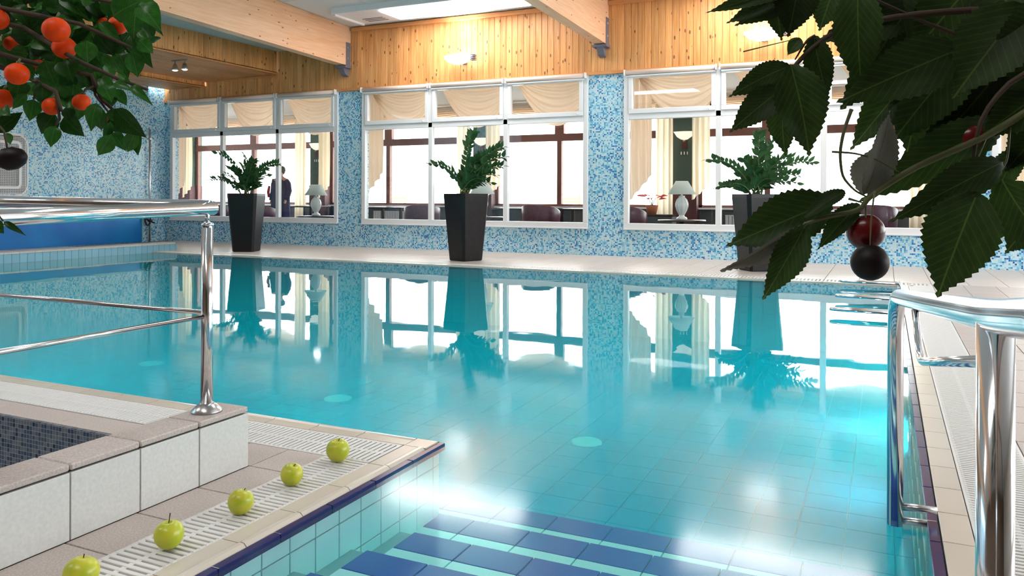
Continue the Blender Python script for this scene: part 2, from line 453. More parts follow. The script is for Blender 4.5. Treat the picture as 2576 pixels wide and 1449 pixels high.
for k_ in ('sconce', 'bulb', 'lampbowl'): M[k_].cycles.emission_sampling = 'NONE'

# ------------------------------------------------------------------ tiles that are pieces
TM = {}


def piece_mesh(du, dv, th, ax, mat, cham=.0015):
    """a tile of du x dv, th thick; face at 0 along its normal. ax 'Z' up, 'X' +x, 'Y' -y, 'D' down"""
    key = (round(du, 3), round(dv, 3), round(th, 3), ax, mat.name)
    if key in TM: return TM[key]
    a, b, c = du / 2, dv / 2, cham
    vs = [(-a, -b, -th), (a, -b, -th), (a, b, -th), (-a, b, -th), (-a, -b, -c), (a, -b, -c), (a, b, -c), (-a, b, -c),
          (-a + c, -b + c, 0), (a - c, -b + c, 0), (a - c, b - c, 0), (-a + c, b - c, 0)]
    fs = [(0, 1, 5, 4), (1, 2, 6, 5), (2, 3, 7, 6), (3, 0, 4, 7), (4, 5, 9, 8), (5, 6, 10, 9), (6, 7, 11, 10), (7, 4, 8, 11), (8, 9, 10, 11)]
    f = {'Z': lambda u, v, n: (u, v, n), 'X': lambda u, v, n: (n, u, v), 'Y': lambda u, v, n: (u, -n, v), 'D': lambda u, v, n: (u, -v, -n)}[ax]
    me = mesh([f(*p) for p in vs], fs, 'piece'); me.materials.append(mat); TM[key] = me; return me


def tiles(parent, name, cells, th, ax, mat, limit=300, gap=.004, kindname=None, mat_fn=None):
    """cells: (centre, du, dv). The largest in view become pieces of their own, the rest one joined part."""
    def score(c):
        x, y, z = proj(c[0])
        if z < .1 or not (-60 < x < 2636 and -60 < y < 1509): return 0
        return c[1] * c[2] / (z * z)
    sc = sorted(cells, key=lambda c: -score(c)); near = [c for c in sc if score(c) > 0][:limit]; ns = set(id(c) for c in near)
    for c in near:
        m_ = mat_fn(c) if mat_fn else mat
        obj(name, piece_mesh(c[1] - gap, c[2] - gap, th, ax, m_), None, parent, c[0])
    rest = [c for c in cells if id(c) not in ns]
    if rest:
        p0 = WL[parent.name]; V, Fc = [], []
        for c in rest:
            me = piece_mesh(c[1] - gap, c[2] - gap, th, ax, mat); o0 = len(V); off = Vector(c[0]) - p0
            V += [v.co + off for v in me.vertices]; Fc += [[i + o0 for i in p.vertices] for p in me.polygons]
        obj(kindname or name + '_field', mesh(V, Fc), mat, parent, p0, kind='stuff')


def grid(x0, x1, y0, y1, sx, sy, fn):
    """cells over a rectangle, last ones cut"""
    out = []; x = x0
    while x < x1 - .01:
        xe = min(x + sx, x1); y = y0
        while y < y1 - .01:
            ye = min(y + sy, y1); out.append((Vector(fn((x + xe) / 2, (y + ye) / 2)), xe - x, ye - y)); y = ye
        x = xe
    return out


# ------------------------------------------------------------------ the hall
WY, LX = 13.45, -15.1                     # window wall, left wall
POOL_L, POOL_R, POOL_F, PL_B, PL_X = -12.2, .14, 10.48, 2.9, -1.69
WINS = [(-15.06, -10.27), (-9.67, -4.80), (-4.14, .74), (1.39, 6.27)]
SILL, HEAD = .51, 3.24


def struct(name, loc, parent=None): return empty(name, loc, kind='structure', parent=parent)


wall = struct('wall_far', (-4, WY, 0))
lst = [(-20, 8, .0, .22, -.1, SILL), (-20, 8, .0, .22, HEAD, 4.75)]
edges = [-20] + [e for w_ in WINS for e in w_] + [8]
for a, b in zip(edges[::2], edges[1::2]): lst.append((a, b, 0, .22, SILL, HEAD))
obj('masonry', boxes([(a + 4, b + 4, c, d, e, f_) for a, b, c, d, e, f_ in lst]), M['mosaic'], wall, (-4, WY, 0))
x = -15.9; k = 0
pm = {}
bmp = bmesh.new(); add_box(bmp, -.0585, .0585, -.018, 0, 0, 1.26); bmesh.ops.bevel(bmp, geom=[e for e in bmp.edges if abs(e.verts[0].co.x - e.verts[1].co.x) < 1e-5 and abs(e.verts[0].co.z - e.verts[1].co.z) > .1 and e.verts[0].co.y < -.01], offset=.006, segments=1, affect='EDGES')
plank_me = bm_mesh(bmp, 'plank'); plank_me.materials.append(M['plank'])
while x < 7.9:
    obj('plank', plank_me, None, wall, (x + .06, WY - .004, HEAD)); x += .12
obj('plank_backing', boxes([(-11.9, 11.9, -.006, 0, HEAD, 4.6)]), M['brown'], wall, (-4, WY, 0))
box('cladding_rail', -15.9, 8, WY - .045, WY - .02, HEAD - .045, HEAD + .012, M['trimwood'], wall, .004)
box('cladding_rail', -9.9, 8, WY - .09, WY - .02, 4.40, 4.475, M['trimwood'], wall, .006)

wl = struct('wall_left', (LX, 3, 0))
obj('masonry', boxes([(-.3, 0, -9.3, 9.85, -.1, 4.6), (-.45, -.15, 9.85, 10.6, -.1, 4.6)]), M['mosaic'], wl, (LX, 3, 0))
wr = struct('wall_right', (7.5, 3, 0))
obj('masonry', boxes([(0, .3, -9.3, 10.6, -.1, .5), (0, .3, -9.3, 10.6, 3.6, 5.3), (0, .3, -9.3, -.7, .5, 3.6), (0, .3, 9.3, 10.6, .5, 3.6)]), M['plaster'], wr, (7.5, 3, 0))
wd = struct('window_11', (7.5, 7.3, .5))
obj('frame', boxes([(.1, .18, -5.0 + 2.5 * i - .05, -5.0 + 2.5 * i + .05, 0, 3.1) for i in range(5)] + [(.1, .18, -5, 5, 2.2, 2.3), (.1, .18, -5, 5, 0, .08), (.1, .18, -5, 5, 3.02, 3.1)]), M['white'], wd, (7.5, 7.3, .5))
for i in range(4): obj('pane', boxes([(.13, .136, -4.95 + 2.5 * i, -2.55 + 2.5 * i, .08, 2.2)]), M['glass'], wd, (7.5, 7.3, .5))
for i in range(4): obj('pane', boxes([(.13, .136, -4.95 + 2.5 * i, -2.55 + 2.5 * i, 2.3, 3.02)]), M['glass'], wd, (7.5, 7.3, .5))
wn_ = struct('wall_near', (-4, -6.3, 0))
obj('masonry', boxes([(-11.5, 11.8, -.25, 0, -.1, 5.3)]), M['nearwall'], wn_, (-4, -6.3, 0))

# ceilings; the hall ceiling rises a little away from the window wall
ce = struct('ceiling', (-4, WY, 4.5))
SL = .03
V = []
for x_ in (-10.15, 7.8):
    for y_ in (WY + .3, -6.6):
        z_ = 4.5 + SL * (WY - y_); V += [(x_ + 4, y_ - WY, z_ - 4.5), (x_ + 4, y_ - WY, z_ - 4.3)]
obj('ceiling_slab', mesh(V, [(0, 4, 6, 2), (1, 3, 7, 5), (0, 1, 5, 4), (2, 6, 7, 3), (0, 2, 3, 1), (4, 5, 7, 6)]), M['ceil'], ce, (-4, WY, 4.5))
obj('bay_slab', boxes([(-9.4, -6.05, -20, .3, -.35, -.06)]), M['ceil2'], ce, (-4, WY, 4.5))
# shallow ceiling panels with open joints in the bay beside the window wall
for i in range(4):
    for j in range(3):
        x0 = -9.9 + i * 1.36; y0 = 8.9 + j * 1.2
        z0 = 4.5 + SL * (WY - y0 - .6) - .02
        me = piece_mesh(1.34, 1.18, .015, 'D', M['ceil'])
        o_ = obj('ceiling_panel', me, None, ce, (x0 + .68, y0 + .6, z0)); o_.rotation_euler = (-math.atan(SL), 0, 0)

# boxed timber soffit over the left end
ce2 = struct('ceiling', (-13, 8, 3.68))
def quad_slab(name, x0, z0, x1, z1, y0, y1, t, mat):
    V = [(x0, y0, z0), (x1, y0, z1), (x1, y1, z1), (x0, y1, z0), (x0, y0, z0 + t), (x1, y0, z1 + t), (x1, y1, z1 + t), (x0, y1, z0 + t)]
    V = [(a + 13, b - 8, c - 3.68) for a, b, c in V]
    obj(name, mesh(V, [(0, 3, 2, 1), (4, 5, 6, 7), (0, 1, 5, 4), (1, 2, 6, 5), (2, 3, 7, 6), (3, 0, 4, 7)]), mat, ce2, (-13, 8, 3.68))
n = 17
for i in range(n):                        # boards of the upper soffit
    a = -11.87 - 2.08 * i / n; b = -11.87 - 2.08 * (i + 1) / n + .004
    za = 3.68 - .08 * i / n; zb = 3.68 - .08 * (i + 1) / n
    quad_slab('soffit_board', b, zb, a, za, 2, WY - .02, .02, M['plank_h'])
for i in range(9):
    a = -13.95 - 1.15 * i / 9; b = -13.95 - 1.15 * (i + 1) / 9 + .004
    quad_slab('soffit_board', b, 3.5, a, 3.5, 2, WY - .02, .02, M['plank_h'])
fm = boxes([(-.018, 0, -.0585, .0585, 0, .47)], .003); fm.materials.append(M['plank'])
fm2 = boxes([(-.018, 0, -.0585, .0585, 0, .12)], .003); fm2.materials.append(M['plank'])
y_ = 2.06
while y_ < WY - .05:
    obj('fascia_board', fm, None, ce2, (-11.87, y_, 3.68)); 
    if y_ > 6: obj('fascia_board', fm2, None, ce2, (-13.95, y_, 3.5))
    y_ += .12
box('fascia_trim', -11.9, -11.85, 2, WY - .02, 3.655, 3.68, M['trimwood'], ce2, .003)
box('fascia_trim', -13.95, -11.9, WY - .05, WY - .022, 3.60, 3.64, M['trimwood'], ce2, .003)
box('fascia_trim', -13.97, -13.94, 2, WY - .02, 3.482, 3.5, M['trimwood'], ce2, .003)


# glued timber beams on steel shoes
def beam(xr, label):
    y1 = WY - .03; root = empty('glulam_beam', (xr - .1, y1, 3.70), label, 'beam', 'roof beams')
    V = []
    for x_ in (xr - .2, xr):
        for yy in (y1, -6.2):
            s = SL * (WY - yy); V += [(x_ - xr + .1, yy - y1, s), (x_ - xr + .1, yy - y1, .795 + s)]
    obj('beam', mesh(V, [(0, 2, 3, 1), (4, 5, 7, 6), (0, 1, 5, 4), (2, 6, 7, 3), (0, 4, 6, 2), (1, 3, 7, 5)]), M['glulam'], root, (xr - .1, y1, 3.70))
    # lamination joints along the side
    sh = empty('beam_shoe', (xr - .1, y1, 3.55), parent=root)
    sh['label'] = 'grey steel bearing shoe'
    obj('side_plate', boxes([(.1, .112, -.16, -.02, .1, .62), (-.112, -.1, -.16, -.02, .1, .62)], .002), M['galv'], sh, (xr - .1, y1, 3.55))
    bmq = bmesh.new()
    add_box(bmq, -.13, .13, -.22, .0, .1, .14)
    v = [bmq.verts.new(p) for p in ((-.06, 0, -.06), (.06, 0, -.06), (.06, 0, .1), (-.06, 0, .1), (-.06, -.12, -.02), (.06, -.12, -.02), (.06, -.2, .1), (-.06, -.2, .1))]
    for f_ in ((0, 1, 2, 3), (4, 7, 6, 5), (0, 4, 5, 1), (1, 5, 6, 2), (2, 6, 7, 3), (3, 7, 4, 0)): bmq.faces.new([v[i] for i in f_])
    obj('bracket', bm_mesh(bmq), M['galv'], sh, (xr - .1, y1, 3.55))
    for dz in (.3, .52):
        bo = lathe('bolt', [(0, -.008), (.022, -.008), (.022, .006), (0, .01)], M['steelb'], sh, (xr + .012, y1 - .09, 3.55 + dz), 8); bo.rotation_euler = (0, R(90), 0)
beam(-9.95, 'long pine glulam beam left of the bright ceiling light')
beam(-4.42, 'pine glulam beam meeting the boards right of the ceiling light')
beam(1.1, 'pine glulam beam hidden above the dark serrated leaves')

# ------------------------------------------------------------------ windows between hall and restaurant
for wi, (x0, x1) in enumerate(WINS):
    wd = struct('window_%d' % (wi + 1), ((x0 + x1) / 2, WY, SILL)); o0 = WL[wd.name]
    y0, y1 = WY - .035, WY + .06; zt = 2.43
    P = lambda nm, l_, mt, bv=.006: obj(nm, boxes([(a - o0.x, b - o0.x, c - o0.y, d - o0.y, e - o0.z, f_ - o0.z) for a, b, c, d, e, f_ in l_], bv), mt, wd, o0)
    P('frame', [(x0, x1, y0, y1, SILL - .03, SILL + .07), (x0, x1, y0, y1, HEAD - .08, HEAD), (x0, x0 + .09, y0, y1, SILL + .07, HEAD - .08), (x1 - .09, x1, y0, y1, SILL + .07, HEAD - .08)], M['white'])
    P('transom', [(x0 + .09, x1 - .09, y0, y1, zt - .05, zt + .05)], M['white'])
    P('window_sill', [(x0, x1, y0 - .02, y0, SILL - .045, SILL - .02)], M['white'], .004)
    t = (x1 - x0) / 3
    for i in (1, 2): P('mullion', [(x0 + t * i - .045, x0 + t * i + .045, y0, y1, SILL + .07, HEAD - .08)], M['white'])
    for i in range(3):
        a, b = x0 + t * i + (.09 if i == 0 else .045), x0 + t * (i + 1) - (.09 if i == 2 else .045)
        P('sash', [(a, b, y0 - .02, y1 - .02, zt + .05, zt + .13), (a, b, y0 - .02, y1 - .02, HEAD - .14, HEAD - .08), (a, a + .07, y0 - .02, y1 - .02, zt + .13, HEAD - .14), (b - .07, b, y0 - .02, y1 - .02, zt + .13, HEAD - .14)], M['white'])
        P('pane', [(a + .07, b - .07, WY + .01, WY + .016, zt + .13, HEAD - .14)], M['glass'], 0)
        P('pane', [(a, b, WY + .01, WY + .016, SILL + .07, zt - .05)], M['glass'], 0)
        P('handle', [(a + (b - a) * .92, a + (b - a) * .92 + .02, y0 - .045, y0 - .02, zt + .07, zt + .1)], M['white'], .003)

WN = ['window nearest the left corner', 'window behind the middle planter', 'window right of the mosaic pillar', 'window at the far right edge']
PN = ['left', 'middle', 'right']
for wi, (x0, x1) in enumerate(WINS):
    t = (x1 - x0) / 3
    for i in range(3):
        a, b = x0 + t * i + .02, x0 + t * (i + 1) - .02
        if a > 2.2: continue
        rb = empty('roller_blind', ((a + b) / 2, WY - .07, HEAD - .05), 'rolled blind above the %s pane of the %s' % (PN[i], WN[wi]), 'roller blind', 'rolled blinds above the windows')
        bmq = bmesh.new(); add_tube(bmq, [(a - (a + b) / 2 + .02, 0, .0), (b - (a + b) / 2 - .02, 0, .0)], .042, 12)
        obj('roll', bm_mesh(bmq), M['blind'], rb, WL[rb.name], smooth=True)
        obj('hem_bar', boxes([(a - (a + b) / 2 + .03, b - (a + b) / 2 - .03, -.012, .004, -.075, -.05)], .003), M['white'], rb, WL[rb.name])
        for s_ in (a, b - .02):
            box('end_bracket', s_, s_ + .02, WY - .12, WY - .036, HEAD - .1, HEAD, M['white'], rb, .003)

# ------------------------------------------------------------------ pool basin, deck, steps
ZW, ZF = -.012, -.85
pool = struct('pool_basin', (-6, 6.5, ZF))
p0 = WL[pool.name]
def pbox(nm, l_, mt, bv=0): return obj(nm, boxes([(a - p0.x, b - p0.x, c - p0.y, d - p0.y, e - p0.z, f_ - p0.z) for a, b, c, d, e, f_ in l_], bv), mt, pool, p0)
pbox('basin_floor', [(POOL_L - .3, POOL_R + .3, .6, POOL_F + .3, ZF - .2, ZF - .006)], M['poolgrout'])
pbox('basin_side', [(POOL_L - .3, POOL_R + .3, POOL_F + .012, POOL_F + .3, ZF - .006, -.03), (POOL_R + .012, POOL_R + .3, .6, POOL_F + .012, ZF - .006, -.03),
                    (POOL_L - .3, POOL_L - .012, 2, POOL_F + .012, ZF - .006, -.03), (POOL_L - .3, PL_X - .03, PL_B - .3, PL_B - .012, ZF - .006, -.03), (PL_X - .3, PL_X - .012, .6, PL_B - .3, ZF - .006, -.03),
                    (PL_X - .03, PL_X - .012, PL_B - .3, PL_B - .012, ZF - .006, -.03), (PL_X - .3, POOL_R + .3, .6, 1.1, ZF - .006, -.03)], M['poolgrout'])
tiles(pool, 'floor_tile', grid(POOL_L, POOL_R, PL_B, POOL_F, .25, .25, lambda a, b: (a, b, ZF)), .006, 'Z', M['poolfloor'], 260, .006)
tiles(pool, 'wall_tile', grid(1.1, PL_B, ZF, -.03, .125, .125, lambda a, b: (PL_X, a, b)), .012, 'X', M['pooltile'], 90)
tiles(pool, 'wall_tile', grid(POOL_L, POOL_R, ZF, -.03, .15, .205, lambda a, b: (a, POOL_F, b)), .012, 'Y', M['curbtile'], 90)
tiles(pool, 'wall_tile', [(c[0], c[1], c[2]) for c in grid(3.4, POOL_F, ZF, -.03, .25, .25, lambda a, b: (POOL_R + .012, a, b))], .012, 'X', M['pooltile'], 20)
# steps going down away from the camera
NOSE = [(1.70, -.105), (2.0, -.155), (2.30, -.205), (2.61, -.26), (2.92, -.31), (3.22, -.36)]
sl = []
for i, (yn, z) in enumerate(NOSE):
    sl.append((PL_X - (.4 if yn > PL_B else -.0), POOL_R, 1.0, yn - .008, ZF, z - .008))
st = struct('pool_steps', (-.8, 2.2, ZF)); s0 = WL[st.name]
obj('step_core', boxes([(a - s0.x, b - s0.x, c - s0.y, d - s0.y, e - s0.z, f_ - s0.z) for a, b, c, d, e, f_ in sl]), M['poolgrout'], st, s0)
cn, cc = [], []
for i, (yn, z) in enumerate(NOSE):
    yp = NOSE[i - 1][0] if i else 1.4
    xa = PL_X - (.4 if yn > PL_B else 0) + .06
    x_ = xa
    while x_ < POOL_R - .02:
        xe = min(x_ + .25, POOL_R)
        d = yn - yp
        cn.append((Vector(((x_ + xe) / 2, yn - .15 / 2, z)), xe - x_, .15))
        cc.append((Vector(((x_ + xe) / 2, yp + (d - .15) / 2, z)), xe - x_, d - .15))
        x_ = xe
tiles(st, 'nosing_tile', cn, .008, 'Z', M['navystep'], 100, .005)
tiles(st, 'tread_tile', cc, .008, 'Z', M['pooltile'], 100, .005)
for (px, py, rr) in ((380, 915, .13), (850, 1003, .13), (1475, 1112, .12)):
    c = on(2, ZF, px, py)
    inl = empty('floor_inlet', c, parent=pool)
    lathe('cover_plate', [(0, -.01), (rr, -.01), (rr, .004), (rr * .85, .012), (0, .015)], M['white'], inl, c, 24)

# water: one body that fills the L-shaped basin
e_ = .006
out = [(POOL_L - e_, PL_B - e_), (PL_X - e_, PL_B - e_), (PL_X - e_, 1.1), (POOL_R + e_, 1.1), (POOL_R + e_, POOL_F + e_), (POOL_L - e_, POOL_F + e_)]
o0 = Vector((-6, 6.5, ZF))
V = [(a - o0.x, b - o0.y, ZF - .1 - o0.z) for a, b in out] + [(a - o0.x, b - o0.y, ZW - o0.z) for a, b in out]
n = len(out); Fc = [tuple(range(n))[::-1], tuple(range(n, 2 * n))] + [(i, (i + 1) % n, n + (i + 1) % n, n + i) for i in range(n)]
obj('pool_water', mesh(V, Fc), water_mat(), None, o0, 'still turquoise water filling the tiled swimming pool', 'water', kind='stuff')

# unseen lamps added under water to brighten the pool: platform back and right wall
for c, rt in [(Vector((x_, PL_B, -.45)), (R(-90), 0, 0)) for x_ in (-2.6, -4.6, -6.6, -8.6, -10.6)] + [(Vector((POOL_R + .008, y_, -.45)), (0, R(-90), 0)) for y_ in (5.5, 7.2, 9.0)]:
    u = empty('added_pool_light', c, parent=pool)
    b_ = lathe('added_light_rim', [(.09, 0), (.13, 0), (.13, .012), (.1, .02), (.09, 0)], M['steel'], u, c, 20, False); b_.rotation_euler = rt
    b_ = lathe('added_light_lens', [(0, .001), (.1, .001), (.1, .012), (0, .02)], M['pool_fill'], u, c, 20); b_.rotation_euler = rt

# left kerb of the pool
kb = struct('kerb', (POOL_L - .15, 7, 0)); k0 = WL[kb.name]
obj('kerb_core', boxes([(-.15, .138, -4, 4.05, -.03, .125)]), M['groutl'], kb, k0)
tiles(kb, 'kerb_tile', grid(3, 11.05, -.03, .13, .125, .16, lambda a, b: (POOL_L, a, b)), .012, 'X', M['curbtile'], 60)
tiles(kb, 'kerb_cap', [(Vector((POOL_L - .144, 3 + .125 + i * .25, .15)), .312, .25) for i in range(32)], .025, 'Z', M['decksmooth'], 40)

# deck slabs and deck tiles
fl = struct('floor', (-4, 12, 0)); f0 = WL[fl.name]
obj('deck_slab', boxes([(LX - .4 + 4, 11.5, POOL_F + .3 - 12, WY - 12 + .2, -.3, -.012), (LX - .4 + 4, POOL_L + 4 - .3, -9, POOL_F + .3 - 12, -.3, -.012)]), M['groutl'], fl, f0)
tiles(fl, 'deck_tile', grid(-14.7, 6.8, 10.81, WY, .4, .33, lambda a, b: (a, b, 0)), .012, 'Z', M['decksmooth'], 290, .006)
tiles(fl, 'deck_tile', grid(LX, POOL_L - .3, 3, POOL_F + .33, .5, .5, lambda a, b: (a, b, 0)), .012, 'Z', M['decksmooth'], 10, .006)
obj('gutter_bed', boxes([(POOL_L - .3 + 4, 4.5, POOL_F + .085 - 12, POOL_F + .33 - 12, -.06, -.03)]), M['channel'], fl, f0)
tiles(fl, 'coping_tile', [(Vector((POOL_L + .125 + i * .25, POOL_F + .03, 0)), .25, .1) for i in range(50)], .03, 'Z', M['coping'], 60, .004)
fb = struct('floor', (-8, -2, -.02))
obj('deck_slab', boxes([(LX - .4 + 8, -6.5 + 8, -4.6, 5.0, -.3, 0), (1.5, 5.67, -4.6, 1.8, -.3, 0), (5.67, 8.1, -4.6, 2.6, -.3, 0)]), M['decksmooth'], fb, (-8, -2, -.02))
fr = struct('floor', (4, 4, 0)); r0 = WL[fr.name]
obj('deck_slab', boxes([(-3.505, 3.5, -10.3, 6.81, -.3, -.012), (-3.9, -3.5, -10.3, -3.4, -.3, -.012)]), M['groutl'], fr, r0)
tiles(fr, 'deck_tile', grid(.5, 6.8, -1, 10.81, .33, .33, lambda a, b: (a, b, 0)), .012, 'Z', M['deck'], 200, .006)
obj('gutter_bed', boxes([(.245 - 4, .5 - 4, -3, 6.8, -.06, -.03)]), M['channel'], fr, r0)


def sloped_cells(n, s0, step, fn): return [fn(s0 + step * (i + .5)) for i in range(n)]


tiles(fr, 'coping_tile', sloped_cells(37, 1.2, .25, lambda s: (Vector((.2, s, .0)), .09, .25)), .03, 'Z', M['coping'], 60, .004)
tiles(fr, 'edge_tile', sloped_cells(37, 1.2, .25, lambda s: (Vector((.1375, s, -.004)), .035, .25)), .03, 'Z', M['navy'], 60, .004)


# grates: every bar of the nearer ones is a piece
def grate(parent, along, s0, s1, c0, c1, limit, pitch=.0245, wbar=.0155):
    """along 'Y': bars lie in x, follow one another in y"""
    bm_cells = []; s = s0
    while s < s1:
        cc_ = ((c0 + c1) / 2, s + pitch / 2, 0) if along == 'Y' else (s + pitch / 2, (c0 + c1) / 2, 0)
        bm_cells.append((Vector(cc_), (c1 - c0 - .012) if along == 'Y' else wbar, wbar if along == 'Y' else (c1 - c0 - .012))); s += pitch
    tiles(parent, 'grate_bar', bm_cells, .02, 'Z', M['grate'], limit, 0)
    m_ = (c0 + c1) / 2; p_ = WL[parent.name]; z0, z1 = -.022, -.0015
    if along == 'Y': l_ = [(q - .009, q + .009, s0, s1, z0, z1) for q in (c0 + .006, m_, c1 - .006)]
    else: l_ = [(s0, s1, q - .009, q + .009, z0, z1) for q in (c0 + .006, m_, c1 - .006)]
    obj('grate_rib', boxes([(a - p_.x, b - p_.x, c - p_.y, d - p_.y, e - p_.z, f_ - p_.z) for a, b, c, d, e, f_ in l_]), M['grate'], parent, p_)
grate(fr, 'Y', 1.2, POOL_F + .3, .25, .495, 190)
grate(fl, 'X', POOL_L - .2, .45, POOL_F + .09, POOL_F + .32, 120, .045, .024)

# platform on the left with its low white wall
pf = struct('floor', (-2.6, 2, 0)); q0 = WL[pf.name]
bx_ = lambda l_: boxes([(a - q0.x, b - q0.x, c - q0.y, d - q0.y, e - q0.z, f_ - q0.z) for a, b, c, d, e, f_ in l_])
obj('deck_slab', bx_([(-2.34, PL_X - .1, .0, PL_B - .1, -.3, -.04), (-6.5, -2.34, 2.372, PL_B - .1, -.3, -.04), (-2.34, -2.0, .0, 2.54, -.04, -.012), (-6.5, -2.0, 2.372, 2.54, -.04, -.012), (PL_X - .1, PL_X - .012, .6, PL_B - .012, -.3, -.034), (-6.5, PL_X - .1, PL_B - .1, PL_B - .012, -.3, -.034)]), M['grout'], pf, q0)
obj('gutter_bed', bx_([(-2.0, -1.79, .6, 2.79, -.06, -.038), (-6.5, -1.79, 2.55, 2.79, -.06, -.038)]), M['channel'], pf, q0)
# cream coping with a rounded outer lip, mitred at the corner
def coping_piece(du, dv, lip, ax):
    """du across (lip side first), dv along"""
    a, b = du / 2, dv / 2
    prof = [(-a, -.03), (-a, 0), (a - .035, 0), (a - .025, .004), (a - .012, .003), (a, -.008), (a, -.03)]
    V = [];
    for s in (-b, b): V += [(p, s, z) for p, z in prof]
    k_ = len(prof); Fc = [(i, (i + 1), k_ + i + 1, k_ + i) for i in range(k_ - 1)] + [tuple(range(k_)), tuple(range(2 * k_ - 1, k_ - 1, -1))]
    if ax == 'Y': V = [(-s, p, z) for p, s, z in V]
    bmq = bmesh.new(); vv = [bmq.verts.new(v) for v in V]
    for f_ in Fc: bmq.faces.new([vv[i] for i in f_])
    return bm_mesh(bmq)
cme = coping_piece(.098, .246, 0, 'X'); cme.materials.append(M['coping'])
for i in range(8):
    yy = 2.79 - .125 - .25 * i
    obj('coping_tile', cme, None, pf, (-1.741, yy, 0))
cm2 = coping_piece(.098, .246, 0, 'Y'); cm2.materials.append(M['coping'])
for i in range(16):
    obj('coping_tile', cm2, None, pf, (-1.79 - .125 - .25 * i, 2.842, 0))
obj('coping_corner', bx_([(-1.789, -1.692, 2.792, 2.89, -.03, 0)]), M['coping'], pf, q0)
tiles(pf, 'edge_tile', [(Vector((PL_X + .014, 2.9 - .125 - .25 * i, -.005)), .032, .25) for i in range(8)], .028, 'Z', M['navy'], 20, .004)
tiles(pf, 'edge_tile', [(Vector((-1.69 - .125 - .25 * i, PL_B + .004, -.007)), .25, .014) for i in range(18)], .028, 'Z', M['channel'], 20, .004)
grate(pf, 'Y', .9, 2.54, -2.0, -1.79, 80)
grate(pf, 'X', -5.2, -1.80, 2.55, 2.79, 150)
# speckled tiles between grate and low wall, behind the wall and round the whirlpool
cells = [(Vector((-2.092, 2.32 - .125 - .25 * i, 0)), .184, .25) for i in range(8)]
cells += [(Vector((-2.09, 2.43, 0)), .18, .22), (Vector((-2.28, 2.43, 0)), .2, .22)]
cells += [(Vector((-2.38 - .25 - .5 * i, 2.455, 0)), .5, .16) for i in range(8)]
tiles(pf, 'deck_tile', cells, .012, 'Z', M['deck'], 60, .005)
lw = struct('wall_low', (-2.26, 1.4, 0)); l0 = WL[lw.name]
obj('wall_core', boxes([(-.07, .068, -.9, .905, -.05, .2)]), M['grout'], lw, l0)
ys = [2.314 - .239, ] + [2.314 - .239 - .245 * (i + 1) for i in range(6)]
ys = [2.314] + ys
for a, b in zip(ys, ys[1:]):
    ym, dy = (a + b) / 2, a - b
    obj('face_tile', piece_mesh(dy - .004, .20, .012, 'X', M['lowface']), None, lw, (-2.18, ym, .102))
    me = boxes([(-.077, .079, -(dy - .004) / 2, (dy - .004) / 2, 0, .02)], .004); me.materials.append(M['deck'])
    obj('cap_tile', me, None, lw, (-2.26, ym, .207))
obj('end_tile', boxes([(-.075, .075, 0, .01, 0, .202)], .002), M['lowface'], lw, (-2.26, 2.304, 0))
# sunken whirlpool
wp = struct('whirlpool_basin', (-3.8, 1.5, -.6)); w0 = WL[wp.name]
wb = lambda l_: boxes([(a - w0.x, b - w0.x, c - w0.y, d - w0.y, e - w0.z, f_ - w0.z) for a, b, c, d, e, f_ in l_])
obj('basin_side', wb([(-6, -2.34, 2.36, 2.372, -.6, -.002), (-6.0, -5.99, -.2, 2.36, -.6, 0), (-2.352, -2.34, -.2, 2.36, -.6, .19), (-6, -2.34, -.2, -.19, -.6, 0)]), M['mosaicg'], wp, w0)
obj('basin_floor', wb([(-6, -2.34, -.2, 2.37, -.62, -.6)]), M['mosaicg'], wp, w0)
obj('bench', wb([(-2.95, -2.352, -.19, 2.355, -.6, -.27)]), M['rust'], wp, w0)
obj('bench_edge', wb([(-2.965, -2.945, -.19, 2.355, -.285, -.262)]), M['copper'], wp, w0)

# ------------------------------------------------------------------ rails
T = M['steel']
hp = on(2, .227, 520, 1035)
hr = empty('handrail', hp, 'polished steel handrail on the low white tiled wall', 'handrail')
po = tube('post', [hp, hp + Vector((0, 0, .69))], .0215, T, hr)
lathe('flange', [(0, 0), (.055, 0), (.055, .006), (.034, .026), (.026, .032), (0, .032)], M['steelb'], po, hp, 24)
lathe('post_cap', [(.0225, 0), (.0225, .008), (.012, .014), (0, .014)], T, po, hp + Vector((0, 0, .685)), 16)
tube('pin', [hp + Vector((0, 0, .69)), hp + Vector((0, 0, .75))], .0085, T, po, 10)
zt = hp.z + .762
zt -= .011; c_ = hp + Vector((0, 0, .751))
tube('top_rail', [c_ + Vector((0, .03, 0)), c_ + Vector((0, -1.6, -.038))], .0255, T, hr, 20)
tube('top_rail', [c_ + Vector((.01, 0, .004)), c_ + Vector((-2.6, 0, .03))], .0255, T, hr, 20)
m_ = hp + Vector((0, 0, .352))
tube('middle_rod', [m_, m_ + Vector((0, -1.6, 0))], .0085, T, hr, 12)
tube('middle_rod', [m_ + Vector((0, 0, .012)), m_ + Vector((-2.6, 0, .012))], .0085, T, hr, 12)
for d_ in (Vector((0, -1.55, 0)), Vector((-2.55, 0, 0))):
    q = hp + d_; q.z = .227 if d_.x == 0 else 0
    tube('post', [q, Vector((q.x, q.y, zt))], .0215, T, hr)

